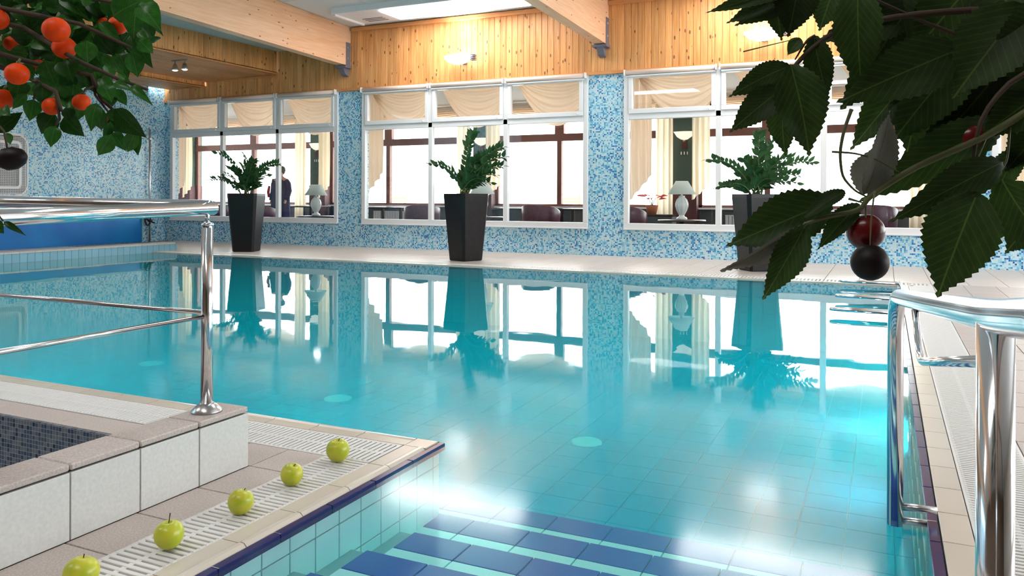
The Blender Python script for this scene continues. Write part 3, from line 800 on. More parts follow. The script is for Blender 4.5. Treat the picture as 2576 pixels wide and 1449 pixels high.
# rail down into the water on the right
A = Vector((.03, 2.86, -.03)); B = Vector((.03, 2.86, .705)); Cc = Vector((.14, 1.30, .855)); D = Vector((.15, .80, .918)); E2 = Vector((.15, .66, -.06))
sr = empty('stair_rail', (.14, 1.30, -.03), 'thick polished steel rail curving down into the water beside the right coping', 'handrail')
tube('rail', fillet([A, B, Cc, D, E2], .14, 8), .0243, T, sr, 24)
tube('post', [Vector((.14, 1.30, -.03)), Cc], .0243, T, sr, 24)
tube('lower_bar', fillet([Vector((.14, 1.315, .79)), Vector((.075, 2.12, .635)), Vector((.066, 2.2, .745))], .08, 6), .0095, T, sr, 14)
for z_ in (.03, -.015):
    tube('wall_bracket', [Vector((.05, 2.86, z_)), Vector((.15, 2.87, z_))], .012, M['steelb'], sr, 10)

# flat steel loops reaching over the water from the right edge
for i, (py, xl) in enumerate(((718, -.50), (757, -.47), (793, -.46))):
    yy = on(2, .02, 2250, py).y
    g = empty('grab_loop', (.14, yy, .02), ['steel loop over the water closest to the far deck', 'middle steel loop of the three over the water', 'steel loop over the water nearest the stair rail'][i], 'grab bar', 'steel loops at the right pool edge')
    pts = [Vector((.15, yy - .045, .045)), Vector((xl + .1, yy - .045, .045)), Vector((xl, yy, .045)), Vector((xl + .1, yy + .045, .045)), Vector((.15, yy + .045, .045))]
    tube('loop', fillet(pts, .08, 5), .016, T, g, 12)
    for s_ in (-.045, .045):
        f_ = lathe('flange', [(0, 0), (.03, 0), (.03, .008), (.02, .014), (0, .014)], M['steelb'], g, (.148, yy + s_, .045), 16); f_.rotation_euler = (0, R(-90), 0)

# ------------------------------------------------------------------ apples
def apple(px, py, rpx, label, tilt, stem=.02):
    c = on(2, .0, px, py); z = proj(c)[2]; r_ = rpx / F * z
    root = empty('apple', c, label, 'apple', 'apples in a row on the grate')
    prof = []
    for k_ in range(15):
        a = math.pi * k_ / 14
        rr = r_ * math.sin(a) ** .92 * (1 - .07 * math.cos(a))
        zz = r_ * 1.02 - r_ * 1.0 * math.cos(a)
        if k_ <= 1: zz = r_ * (.10 if k_ == 0 else .03)
        prof.append((rr if 0 < k_ < 14 else 0, zz))
    top = prof[-2][1]; prof[-1] = (0, top - r_ * .30); prof[-2] = (r_ * .22, top - r_ * .02)
    b_ = lathe('fruit', prof, M['apple'], root, c, 24)
    b_.rotation_euler = tilt; b_.scale = (1, 1, .97)
    mt = Matrix.Translation(c) @ b_.rotation_euler.to_matrix().to_4x4()
    p_ = mt @ Vector((0, 0, top - r_ * .32)); q_ = mt @ Vector((.003, .002, top - r_ * .05 + stem))
    tube('stem', bez(p_, (p_ + q_) / 2 + Vector((.002, 0, 0)), q_ + Vector((.004, 0, 0)), 4), [.0016, .0014, .0013, .0014, .0018], M['astem'], root, 6)
apple(850, 1160, 29, 'green apple furthest from the camera, beside the grate corner', (R(6), R(4), 0), .006)
apple(729, 1219, 28, 'green apple second from the far end of the row', (R(14), R(6), 1), .002)
apple(596, 1295, 32, 'yellow green apple in the middle of the row', (R(13), R(12), 2), .004)
apple(427, 1380, 36, 'yellow apple with a long upright stem on the grate', (R(3), R(-2), .5), .024)
apple(197, 1488, 43, 'green apple cut by the bottom edge of the picture', (R(8), R(6), 2.5), .006)

# ------------------------------------------------------------------ things on the left wall
va = on(0, LX, 0, 335); vb = on(0, LX, 70, 495)
vy0, vy1, vz0, vz1 = 8.7, vb.y, vb.z, va.z + .02
vg = empty('wall_vent', (LX, (vy0 + vy1) / 2, vz0), 'white perforated ventilation grille with rounded corners on the mosaic wall', 'vent')
g0 = WL[vg.name]
def rr_path(i_, n=6, rad=.25):
    a, b, c, d = vy0 + i_, vy1 - i_, vz0 + i_, vz1 - i_; r_ = max(rad - i_, .05); p = []
    for cy_, cz_, s in ((b - r_, d - r_, 0), (a + r_, d - r_, 90), (a + r_, c + r_, 180), (b - r_, c + r_, 270)):
        p += [(cy_ + r_ * math.cos(R(s + 90 * k / n)), cz_ + r_ * math.sin(R(s + 90 * k / n))) for k in range(n + 1)]
    return p
def ring_plate(i0, i1, x_):
    P0, P1 = rr_path(i0), rr_path(i1); n = len(P0); V = []
    for dx in (.0, x_):
        for P_ in (P0, P1): V += [(dx, a - g0.y, b - g0.z) for a, b in P_]
    Fc = []
    for i in range(n):
        j = (i + 1) % n
        Fc += [(2 * n + i, 2 * n + j, 3 * n + j, 3 * n + i), (i, j, 2 * n + j, 2 * n + i), (n + j, n + i, 3 * n + i, 3 * n + j)]
    return mesh(V, Fc)
obj('outer_frame', ring_plate(0, .03, .02), M['white'], vg, g0)
obj('inner_frame', ring_plate(.15, .20, .045), M['white'], vg, g0)
obj('backing', boxes([(0.001, .004, vy0 + .05 - g0.y, vy1 - .05 - g0.y, .05, vz1 - vz0 - .05)]), M['black'], vg, g0)
bars = []
yy = vy0 + .02
while yy < vy1 - .01: bars.append((.006, .014, yy - g0.y - .008, yy - g0.y + .008, .06, vz1 - vz0 - .06)); yy += .033
zz = vz0 + .02
while zz < vz1 - .01: bars.append((.006, .014, vy0 + .06 - g0.y, vy1 - .06 - g0.y, zz - g0.z - .008, zz - g0.z + .008)); zz += .033
obj('perforated_mesh', boxes(bars), M['white'], vg, g0, kind='stuff')

bp_ = struct('wall_panel', (LX, 9, 0))
obj('blue_pane', boxes([(.0, .02, -5, 3.67, -.0, .6)], .003), M['bluepanel'], bp_, (LX, 9, 0))
obj('panel_frame', boxes([(0, .03, -5, 3.7, .6, .64), (0, .03, 3.67, 3.7, 0, .6)], .003), M['curbtile'], bp_, (LX, 9, 0))
rp_ = Vector((LX + .06, 12.84, .0))
rod = empty('wall_pole', rp_, 'slim upright steel pole standing at the corner of the mosaic wall', 'pole')
tube('pole', [rp_, rp_ + Vector((0, 0, 2.54))], .022, M['steelb'], rod)
for z_ in (.5, 2.3): box('clamp', LX + .0, LX + .09, 12.82, 12.86, z_, z_ + .03, M['steelb'], rod, .003)
hk = empty('hanging_strap', rp_ + Vector((.03, -.07, .34)), 'black looped strap hanging on the wall pole', 'strap')
h0 = WL[hk.name]
tube('loop', [h0 + Vector((0, .09 * math.cos(a) * .8, .16 + .13 * math.sin(a))) for a in [2 * math.pi * i / 16 for i in range(17)]], .018, M['black'], hk, 8)
tube('tail', [h0 + Vector((.01, .05, .16)), h0 + Vector((.02, .1, .1)), h0 + Vector((.01, .17, .08))], .02, M['black'], hk, 8)
tube('knot', [h0 + Vector((.0, -.06, .22)), h0 + Vector((.02, .03, .12))], .03, M['black'], hk, 8)

# ------------------------------------------------------------------ lamps of the hall
def uplight(x_, label):
    c = Vector((x_, WY - .28, 3.52))
    u = empty('flood_lamp', c, label, 'lamp', 'flood lamps on the pine boards'); o_ = Vector(c)
    prof = [(0, 0), (.10, .01), (.2, .05), (.27, .12), (.28, .16), (.25, .15), (.18, .08), (0, .04)]
    b_ = lathe('bowl', prof, M['lampbowl'], u, c, 24); b_.scale = (1.05, .62, 1)
    l_ = lathe('lamp_glass', [(0, .06), (.15, .08), (.24, .14), (.16, .185), (0, .2)], M['lamp'], u, c, 24); l_.scale = (1.05, .62, 1)
    box('bracket', x_ - .05, x_ + .05, WY - .14, WY - .022, 3.56, 3.64, M['galv'], u, .004)
    obj('cooling_fins', boxes([(.27, .36, -.06, .06, .06 + .03 * i, .075 + .03 * i) for i in range(4)], .002), M['galv'], u, c)
    ld = bpy.data.lights.new('flood_light', 'SPOT'); ld.energy = UPL; ld.spot_size = R(84); ld.spot_blend = .7; ld.shadow_soft_size = .12; ld.color = (1, .96, .9)
    lo = bpy.data.objects.new('flood_light', ld); COL.objects.link(lo); lo.parent = u
    lo.location = (0, .02, .24); lo.rotation_euler = (R(180 + 4), 0, 0)
uplight(-7.29, 'glowing flood lamp on the boards above the middle window')
uplight(-1.78, 'glowing flood lamp on the boards beside the serrated leaves')


def luminaire(x0, x1, y0, y1, label):
    zc = 4.5 + SL * (WY - y1); xm, ym = (x0 + x1) / 2, (y0 + y1) / 2
    u = empty('ceiling_light', (xm, ym, zc - .12), label, 'ceiling light', 'long white ceiling lights')
    box('housing', x0, x1, y0, y1, zc - .10, zc + .03, M['white'], u, .01)
    box('diffuser', x0 + 1.0, x1 - .35, y0 + .12, y1 - .12, zc - .125, zc - .10, M['lum'], u, .004)
    for i in range(3): box('slot', x0 + .3, x0 + .75, y1 - .18 - .1 * i, y1 - .15 - .1 * i, zc - .106, zc - .099, M['galv'], u)
    box('end_bar', x0 + .05, x0 + .1, y0, y1 - .02, zc - .14, zc - .10, M['white'], u, .004)
luminaire(-9.35, -5.3, 12.0, 12.95, 'long glowing white ceiling light between the two pine beams')
luminaire(-3.9, .2, 12.0, 12.95, 'long white ceiling light above the serrated leaves')
luminaire(-9.35, -5.3, 5.4, 6.3, 'unseen added ceiling light above the middle of the pool')  # unseen repeat row, kept for the light it gives the hall
luminaire(-3.9, .2, 5.4, 6.3, 'unseen added ceiling light above the pool steps')
luminaire(-9.35, -5.3, -1.6, -.7, 'unseen added ceiling light above the whirlpool')  # unseen row added to light the leaves and the near end
luminaire(-3.9, .2, -1.6, -.7, 'unseen added ceiling light behind the camera')

sp = on(2, 3.62, 452, 150)
so = empty('spot_bar', sp, 'small twin spotlight bar under the pine soffit', 'spotlight')
box('bar', sp.x - .2, sp.x + .2, sp.y - .02, sp.y + .02, sp.z - .02, sp.z, M['galv'], so, .004)
for dx in (-.12, .13):
    c = sp + Vector((dx, 0, -.2))
    h_ = lathe('spot_head', [(0, .12), (.03, .12), (.06, .03), (.065, 0), (.058, 0), (.03, .06)], M['steelb'], so, c, 16, False)
    lathe('bulb', [(0, -.015), (.04, -.005), (.055, .01), (0, .05)], M['bulb'], h_, c, 14)
    tube('arm', [c + Vector((0, 0, .11)), sp + Vector((dx, 0, -.01))], .01, M['galv'], so, 8)

# ------------------------------------------------------------------ leaves
def leaf_mesh(W=.5, serr=0, fold=.18, curl=.15, tipp=1.3, n=14, twist=0.0):
    """length 1 along +y, width W, normal +z"""
    V, Fc = [], []
    for i in range(n + 1):
        t = i / n
        hw = W / 2 * (math.sin(math.pi * t ** .78) ** .9) * (1 - .28 * t ** 3) if 0 < t < 1 else 0
        if t > .8: hw *= 1 - ((t - .8) / .2) ** 1.2 * .45 * (tipp - 1) / .3
        sr_ = (serr * W * (1 if i % 2 else -.6)) if 0 < i < n else 0
        z0 = -curl * (t - .3) ** 2 * 1.6
        for s in (-1, -.55, 0, .55, 1):
            h_ = hw * abs(s) + (sr_ if abs(s) == 1 else 0); h_ = max(h_, 0.002)
            x_ = h_ * (1 if s > 0 else -1) if s else 0
            zz = z0 + fold * h_ * (1.0 if abs(s) < .9 else .8) + twist * x_ * t + .02 * math.sin(t * 9 + s * 2) * abs(s)
            V.append((x_, t - (serr * .04 if i % 2 and abs(s) == 1 else 0), zz))
    for i in range(n):
        for k_ in range(4):
            a = i * 5 + k_; Fc.append((a, a + 1, a + 6, a + 5))
    # petiole
    me = mesh(V, Fc)
    for p in me.polygons: p.use_smooth = True
    return me


def leaf_obj(me, mat, parent, base, tip, width, normal, name='leaf'):
    y_ = tip - base; Ln = y_.length; y_.normalize()
    n_ = (normal - y_ * normal.dot(y_)).normalized(); x_ = y_.cross(n_)
    Mx = Matrix((x_ * width, y_ * Ln, n_ * Ln)).transposed().to_4x4(); Mx.translation = base - WL[parent.name]
    if mat.name not in me.materials: me.materials.append(mat)
    o = bpy.data.objects.new(name, me); COL.objects.link(o); o.parent = parent; o.matrix_basis = Mx; WL[o.name] = base
    return o


# ------------------------------------------------------------------ planters with zz plants
ZZ = [leaf_mesh(1, 0, .12, .2, 1.1, 6) for _ in range(1)]
ZZ[0].materials.append(M['zz'])


def planter(px, py, rot, label, ends, hgt=1.08):
    c = on(2, 0, px, py); c = Vector((c.x, c.y, 0))
    root = empty('potted_plant', c, label, 'potted plant', 'tall black planters along the pool')
    bmq = bmesh.new(); rings = []
    for hw, z in ((.175, 0), (.19, .012), (.262, hgt - .05), (.262, hgt), (.235, hgt), (.225, hgt - .1)):
        ring = []
        for k_ in range(4):                  # square with clipped corners
            a0 = math.pi / 4 + k_ * math.pi / 2 + rot
            for da in (-.09, .09):
                ring.append(bmq.verts.new((hw * 1.38 * math.cos(a0 + da), hw * 1.38 * math.sin(a0 + da), z)))
        rings.append(ring)
    for a, b in zip(rings, rings[1:]):
        for k_ in range(8): bmq.faces.new((a[k_], a[(k_ + 1) % 8], b[(k_ + 1) % 8], b[k_]))
    bmq.faces.new(rings[0]); obj('pot', bm_mesh(bmq), M['pot'], root, c)
    lathe('soil', [(0, hgt - .1), (.2, hgt - .1), (.24, hgt - .09), (0, hgt - .04)], M['soil'], root, c, 12)
    zc = proj(c)[2]; sgn = 1
    for (ex, ey, dy, nl) in ends:
        # end given in picture pixels at the depth of the plant, dy pushes it towards or away from the wall
        e = at(ex, ey, zc + dy * .9); b0 = c + Vector((random.uniform(-.1, .1), random.uniform(-.1, .1), hgt - .06))
        mid = (b0 + e) / 2; mid = Vector((b0.x * .62 + e.x * .38, b0.y * .62 + e.y * .38, max(e.z, b0.z) * .55 + b0.z * .45 + (e - b0).length * .32))
        pts = bez(b0, mid, e, 12)
        st_ = tube('stem', pts, [.013 - .0008 * i for i in range(13)], M['zzstem'], root, 6)
        nl = int(nl * 1.6)
        for i in range(nl):
            t = .2 + .8 * i / (nl - 1); q = t * 12; k_ = min(int(q), 11)
            p_ = pts[k_].lerp(pts[k_ + 1], q - k_); tg = (pts[k_ + 1] - pts[k_]).normalized()
            side = tg.cross(Vector((.25 * random.uniform(-1, 1), .6, .8))).normalized() * sgn; sgn = -sgn
            dr = (side * .8 + tg * .55 + Vector((0, 0, .25 + random.uniform(-.15, .2)))).normalized()
            if i == nl - 1: dr = tg
            ll = random.uniform(.13, .19) * (1 - .2 * t)
            leaf_obj(ZZ[0], M['zz'], st_, p_, p_ + dr * ll, ll * .5, (tg.cross(side) + Vector((random.uniform(-.4, .4), -.5, .3))).normalized())


planter(620, 632, R(23), 'black planter furthest left with a spreading green plant', [
    (530, 452, 0, 15), (548, 385, -.1, 12), (700, 412, 0, 17), (615, 395, .1, 16), (640, 405, -.2, 15), (585, 425, -.25, 14), (672, 440, -.3, 13), (655, 430, .25, 13),
    (600, 440, -.35, 12), (565, 440, .2, 12), (630, 440, -.4, 12), (610, 418, .3, 12), (590, 462, -.3, 9), (650, 465, -.3, 9)])
planter(1172, 655, R(66), 'black planter in front of the middle window with a plant leaning right', [
    (1082, 412, 0, 14), (1190, 335, .1, 16), (1262, 372, 0, 16), (1268, 395, -.2, 15), (1262, 418, -.1, 15), (1235, 385, -.3, 14), (1215, 400, .2, 14), (1200, 405, -.25, 13), (1245, 440, -.3, 13),
    (1145, 440, .1, 8), (1225, 425, .3, 12), (1190, 425, -.35, 11), (1210, 450, -.4, 11), (1170, 430, .2, 9), (1235, 460, -.2, 10)])
planter(1905, 680, R(35), 'black planter behind the hanging cherries with a bushy plant', [
    (1788, 402, 0, 14), (1808, 470, -.1, 14), (1845, 462, -.2, 9), (1910, 338, 0, 15), (1940, 360, .15, 13), (2045, 408, 0, 16), (2010, 440, -.2, 12), (1990, 395, .2, 13), (1870, 400, -.2, 13), (1955, 410, -.3, 13),
    (1895, 420, -.3, 12), (1925, 430, .25, 12), (1975, 455, -.3, 10), (1860, 430, .2, 11), (2005, 460, .1, 9), (1935, 450, -.35, 9)])

# ------------------------------------------------------------------ the restaurant behind the windows
RY = 18.6
fr2 = struct('floor', (-6.5, 16.2, 0)); obj('carpet', boxes([(-15.5, 15, -2.53, 2.6, -.3, -.0)]), M['carpet'], fr2, (-6.5, 16.2, 0))
cr = struct('ceiling', (-6.5, 16.2, 3.42)); obj('ceiling_slab', boxes([(-15.5, 15, -2.53, 2.7, 0, .2)]), M['ceil'], cr, (-6.5, 16.2, 3.42))
wo = struct('wall_outer', (-6.5, RY, 0)); u0 = WL[wo.name]
PILX = [-20.0, -14.75, -9.45, -4.2, 1.05, 6.3]
wbx = lambda l_: boxes([(a - u0.x, b - u0.x, c - u0.y, d - u0.y, e, f_) for a, b, c, d, e, f_ in l_])
obj('dado', wbx([(-22, 9, RY, RY + .25, 0, .76)]), M['dado'], wo, u0)
obj('lintel', wbx([(-22, 9, RY, RY + .25, 3.2, 3.45)]), M['plaster'], wo, u0)
obj('sill_board', wbx([(-22, 9, RY - .12, RY + .05, .76, .80)]), M['white'], wo, u0)
for p in PILX:
    obj('pillar_upper', wbx([(p - .26, p + .26, RY - .25, RY + .25, 1.35, 3.42)]), M['green'], wo, u0)
    obj('pillar_lower', wbx([(p - .28, p + .28, RY - .27, RY + .25, 0, 1.35)]), M['maroon'], wo, u0)
for e in (-22.05, 8.5):
    obj('end_wall', wbx([(e, e + .25, 13.67, RY + .25, 0, 3.45)]), M['green'], wo, u0)
for i, (a, b) in enumerate(zip(PILX, PILX[1:])):
    wd = struct('window_%d' % (i + 6), ((a + b) / 2, RY, .8)); o0 = WL[wd.name]; m_ = {-14.75: -12.5, -9.45: -7.4, -4.2: -2.4}.get(a, (a + b) / 2); a += .26; b -= .26
    P = lambda nm, l_, mt: obj(nm, boxes([(p - o0.x, q - o0.x, c - o0.y, d - o0.y, e - o0.z, f_ - o0.z) for p, q, c, d, e, f_ in l_]), mt, wd, o0)
    P('frame', [(a, a + .09, RY, RY + .1, .8, 3.2), (b - .09, b, RY, RY + .1, .8, 3.2), (a, b, RY, RY + .1, .8, .86), (a, b, RY, RY + .1, 3.1, 3.2)], M['brown'])
    P('transom', [(a, b, RY - .02, RY + .1, 2.44, 2.62)], M['brown'])
    P('mullion', [(m_ - .06, m_ + .06, RY - .02, RY + .1, .86, 2.44)], M['brown'])
    P('mullion', [(m_ - .12, m_ + .12, RY - .02, RY + .1, 2.62, 3.1)], M['brown'])
    for q0_, q1_ in ((a + .09, m_ - .06), (m_ + .06, b - .09)):
        P('pane', [(q0_, q1_, RY + .04, RY + .046, .86, 2.44)], M['glass']); P('pane', [(q0_, q1_, RY + .04, RY + .046, 2.62, 3.1)], M['glass'])
gr = struct('ground', (-6.5, 40, -.1)); obj('paving', boxes([(-70, 70, -21.1, 60, -.2, 0)]), M['terrace'], gr, (-6.5, 40, -.1))


def sheet(fn, nu, nv):
    V = [fn(i / nu, j / nv) for j in range(nv + 1) for i in range(nu + 1)]
    Fc = [(j * (nu + 1) + i, j * (nu + 1) + i + 1, (j + 1) * (nu + 1) + i + 1, (j + 1) * (nu + 1) + i) for j in range(nv) for i in range(nu)]
    me = mesh(V, Fc)
    for p in me.polygons: p.use_smooth = True
    return me


def swag(x0, x1, y_, zt, drop, label, skew=.18, group='voile swags above the inner windows', nm='swag_curtain'):
    c = Vector(((x0 + x1) / 2, y_, zt))
    def fn(u, v):
        # gathered at the upper left, the folds fan out towards the right edge
        ax_, az = x0 + .05 * v * (x1 - x0), zt - .10 * v
        bx__, bz = x1 - .02 * (x1 - x0) * v, zt - drop * .42 * v
        sag = drop * (.10 + .62 * v ** .9)
        z = az + (bz - az) * u - sag * 4 * (u ** 1.15) * (1 - u) * (1 if v > 0 else 0) * (.25 + .75 * v)
        ply = .03 * math.sin(v * 44) * (.25 + math.sin(math.pi * u)) + .06 * v * math.sin(math.pi * u)
        return (ax_ + (bx__ - ax_) * u - c.x, -ply, z - c.z)
    return obj(nm, sheet(fn, 22, 40), M['swag'], None, c, label, 'curtain', group)


def drape(x0, x1, y_, z0, z1, label, mat, point=.25, folds=4, group='hanging voile drapes', wide=0.0):
    c = Vector(((x0 + x1) / 2, y_, z0))
    def fn(u, v):
        zb = z0 + point * (u if point > 0 else (1 - u)) * 1.0 if point >= 0 else z0 - point * (1 - u)
        zb += .06 * abs(((u * folds) % 1) - .5)
        z = z1 + (zb - z1) * v
        xx = x0 + (x1 - x0) * u + wide * v * (u - .5)
        return (xx - c.x, .05 * math.sin(u * folds * 2 * math.pi + .6 * math.sin(3 * v)), z - c.z)
    return obj('drape_curtain', sheet(fn, 24, 14), mat, None, c, label, 'curtain', group)


for wi, (x0, x1) in enumerate(WINS[:3]):
    t = (x1 - x0) / 3
    for i in range(3):
        swag((x0 + t * i + .1) * 1.031, (x0 + t * (i + 1) + .06) * 1.031, WY + .42, 3.36, 1.02 + .03 * i, 'beige voile swag behind the %s pane of the %s' % (PN[i], WN[wi]))
swag(1.5, 3.1, WY + .42, 3.36, .8, 'beige voile swag behind the left top light of the window at the far right edge')
DR = ['long beige drape inside the window nearest the left corner', 'long beige drape left of the middle planter behind the window', 'long beige drape beside the wide mosaic pillar', 'long beige drape behind the dark leaves at the right']
for i, (x_, zb) in enumerate(((-15.15, .9), (-9.72, 1.05), (-4.2, .95), (1.35, .6))):
    drape((x_ + .16) * 1.037, (x_ + .16) * 1.037 + .4, WY + .5, zb, 3.3, DR[i], M['swag'], .45, 3, 'beige drapes at the inner windows')
# cream drapes against the outer pillars
k = 0
for p in PILX:
    for s_, nm in ((-1, 'left'), (1, 'right')):
        x_ = p + s_ * .42
        if not -20 < x_ < 2.2: continue
        where = {-14.75: 'behind the left table lamp', -9.45: 'behind the middle planter', -4.2: 'behind the right table lamp', 1.05: 'behind the hanging cherries', -20.0: 'in the restaurant corner'}[p]
        drape(x_ - .2, x_ + .2, RY - .5, .35 if s_ < 0 else .95, 3.2, 'cream drape %s of the green pillar %s' % (nm, where), M['drape'], .35 if s_ > 0 else .0, 3, 'cream drapes beside the pillars')
    k += 1
# valance swags over the outer windows
for i, (a, b) in enumerate(zip(PILX, PILX[1:])):
    m_ = (a + b) / 2
    for j, (q0_, q1_) in enumerate(((a + .5, m_), (m_, b - .5))):
        if q0_ > 1.5 or q1_ < -19: continue
        swag(q0_, q1_, RY - .3, 3.3, .5, ['beige valance far behind the handrail end', 'beige valance far behind the left planter', 'beige valance far behind the middle planter', 'beige valance far behind the right planter', 'beige valance far behind the cherries'][i] + (', left half' if j == 0 else ', right half'), .1, 'valances over the outer windows', 'valance_curtain')
# wall sconces on the pillars
for p, lb in ((-14.75, 'half bowl wall sconce on the pillar above the left table lamp'), (-9.45, 'half bowl wall sconce on the pillar behind the middle planter'), (-4.2, 'half bowl wall sconce on the pillar above the right table lamp')):
    c = Vector((p, RY - .28, 2.35)); u = empty('wall_sconce', c, lb, 'sconce', 'wall sconces')
    b_ = lathe('bowl', [(0, .0), (.08, .02), (.17, .08), (.23, .17), (.25, .2), (.22, .19), (.1, .08)], M['sconce'], u, c + Vector((0, -.02, 0)), 20, False); b_.scale = (1, .5, 1)
    lathe('finial', [(0, -.05), (.025, -.03), (.025, -.01), (0, .0)], M['brass'], u, c + Vector((0, -.06, 0)), 10)
    box('wall_plate', p - .06, p + .06, RY - .28, RY - .25, 2.15, 2.35, M['maroon'], u, .004)
    for dx in (-.07, 0, .07): box('pendant', p + dx - .012, p + dx + .012, RY - .30, RY - .28, 2.02, 2.09, M['ceramic'], u, .004)


def cyl_table(c, r_, h_, label, group='dark tables along the inner windows'):
    u = empty('side_table', c, label, 'table', group); c = Vector(c)
    lathe('table_top', [(0, h_ - .03), (r_, h_ - .03), (r_ + .01, h_ - .015), (r_, h_), (0, h_)], M['tabletop'], u, c, 28)
    lathe('pedestal', [(0, .03), (.04, .03), (.04, h_ - .03), (0, h_ - .03)], M['tabletop'], u, c, 14)
    lathe('base', [(0, 0), (r_ * .6, 0), (r_ * .6, .015), (.05, .035), (0, .035)], M['tabletop'], u, c, 24)


def table_lamp(c, label):
    c = Vector(c); u = empty('table_lamp', c, label, 'table lamp', 'white table lamps')
    b_ = lathe('lamp_base', [(0, 0), (.09, 0), (.1, .02), (.085, .045), (.05, .06), (.045, .09), (.09, .17), (.115, .25), (.112, .3), (.09, .36), (.055, .40), (.045, .42), (.06, .43), (.02, .44), (.016, .5), (0, .5)], M['ceramic'], u, c, 24)
    lathe('shade', [(.245, .46), (.247, .465), (.11, .70), (.108, .70), (.243, .462), (.245, .46)], M['shade'], u, c, 28, False)
    bmq = bmesh.new()
    for k_ in range(10):
        a = 2 * math.pi * k_ / 10
        add_tube(bmq, [Vector((r_ * math.cos(a), r_ * math.sin(a), z)) for r_, z in ((.048, .09), (.092, .17), (.117, .25), (.114, .3), (.092, .36), (.05, .405))], .006, 5)
    obj('ribs', bm_mesh(bmq), M['ceramic'], b_, c)





lp = [on(1, 14.35, 795, 543), on(1, 14.35, 1715, 553), on(1, 14.35, 1213, 545)]
LBL = ['white table lamp near the left planter, behind the window', 'large white table lamp right of the wide mosaic pillar, behind the window', 'white table lamp hidden behind the middle planter']
TBL = ['round dark table under the lamp near the left planter', 'round dark table under the lamp right of the mosaic pillar', 'round dark table under the lamp behind the middle planter']
for p, a, b in zip(lp, LBL, TBL):
    cyl_table((p.x, p.y, 0), .42, p.z, b); table_lamp((p.x, p.y, p.z), a)


def tub_chair(px, Y, rot, label):
    q = on(1, Y, px, 515); c = Vector((q.x, Y, 0)); zt_ = q.z
    u = empty('tub_chair', c, label, 'chair', 'maroon tub chairs'); u.rotation_euler = (0, 0, 0)
    def shell(r0, r1, nm, mat):
        V, Fc = [], []; n = 20
        for i in range(n + 1):
            a = rot + R(-118 + 236 * i / n); t = abs(i / n - .5) * 2
            h_ = zt_ - .16 * t ** 2.2
            for r_, z in ((r0, .22), (r0 + .03, h_ - .02), (r0 + .04, h_), (r1 + .02, h_), (r1 + .03, h_ - .02), (r1, .22)):
                V.append((r_ * math.cos(a), r_ * math.sin(a), z))
        for i in range(n):
            for k_ in range(6): Fc.append((i * 6 + k_, i * 6 + (k_ + 1) % 6, (i + 1) * 6 + (k_ + 1) % 6, (i + 1) * 6 + k_))
        Fc += [tuple(range(6)), tuple(range(n * 6 + 5, n * 6 - 1, -1))]
        obj(nm, mesh(V, Fc), mat, u, c, smooth=True)
    shell(.30, .38, 'backrest', M['leather'])
    lathe('seat', [(0, .24), (.30, .24), (.31, .3), (.31, .42), (.28, .46), (0, .47)], M['leather'], u, c, 24)
    for a in (45, 135, 225, 315):
        tube('leg', [c + Vector((.26 * math.cos(R(a)), .26 * math.sin(R(a)), 0)), c + Vector((.24 * math.cos(R(a)), .24 * math.sin(R(a)), .25))], [.014, .02], M['brown'], u, 8)
tub_chair(1062, 15.4, R(-60), 'maroon tub chair left of the middle planter, behind the window')
tub_chair(1361, 15.4, R(-95), 'maroon tub chair right of the middle planter, behind the window')
tub_chair(1578, 15.1, R(-120), 'maroon tub chair half hidden by the frame right of the mosaic pillar')
tub_chair(2195, 15.4, R(-90), 'maroon tub chair behind the hanging cherries')
tub_chair(660, 15.6, R(-90), 'maroon tub chair behind the furthest left planter')
tub_chair(548, 15.9, R(-60), 'maroon tub chair behind the end of the handrail')


def dining_table(px, Y, label, wdt=1.1):
    q = on(1, Y, px, 520); c = Vector((q.x, Y, 0)); h_ = .78
    u = empty('dining_table', c, label, 'table', 'dark restaurant tables')
    box('table_top', c.x - wdt / 2, c.x + wdt / 2, c.y - .4, c.y + .4, h_ - .04, h_, M['tabletop'], u, .006)
    for sx in (-1, 1):
        for sy in (-1, 1): box('leg', c.x + sx * (wdt / 2 - .06) - .03, c.x + sx * (wdt / 2 - .06) + .03, c.y + sy * .34 - .03, c.y + sy * .34 + .03, 0, h_ - .04, M['tabletop'], u)
dining_table(985, 16.6, 'dark dining table behind the left tub chair of the middle window')
dining_table(1480, 16.7, 'dark dining table behind the right pane of the middle window')
dining_table(1300, 16.8, 'dark dining table right behind the middle planter')
dining_table(775, 17.2, 'dark dining table beside the standing person', .9)
dining_table(2110, 16.6, 'dark dining table behind the cherries', 1.2)


def radiator(x0, x1, label):
    u = empty('radiator', ((x0 + x1) / 2, RY - .1, .12), label, 'radiator', 'radiators under the outer windows')
    n = int((x1 - x0) / .08)
    for i in range(n): box('fin', x0 + i * .08, x0 + i * .08 + .07, RY - .14, RY - .03, .12, .62, M['radiator'], u, .008)
    box('top_cover', x0, x1, RY - .145, RY - .025, .62, .64, M['radiator'], u)
radiator(-12.9, -11.2, 'white radiator under the outer window left of the middle planter')
radiator(-3.3, -1.9, 'white radiator under the outer window beside the right planter')

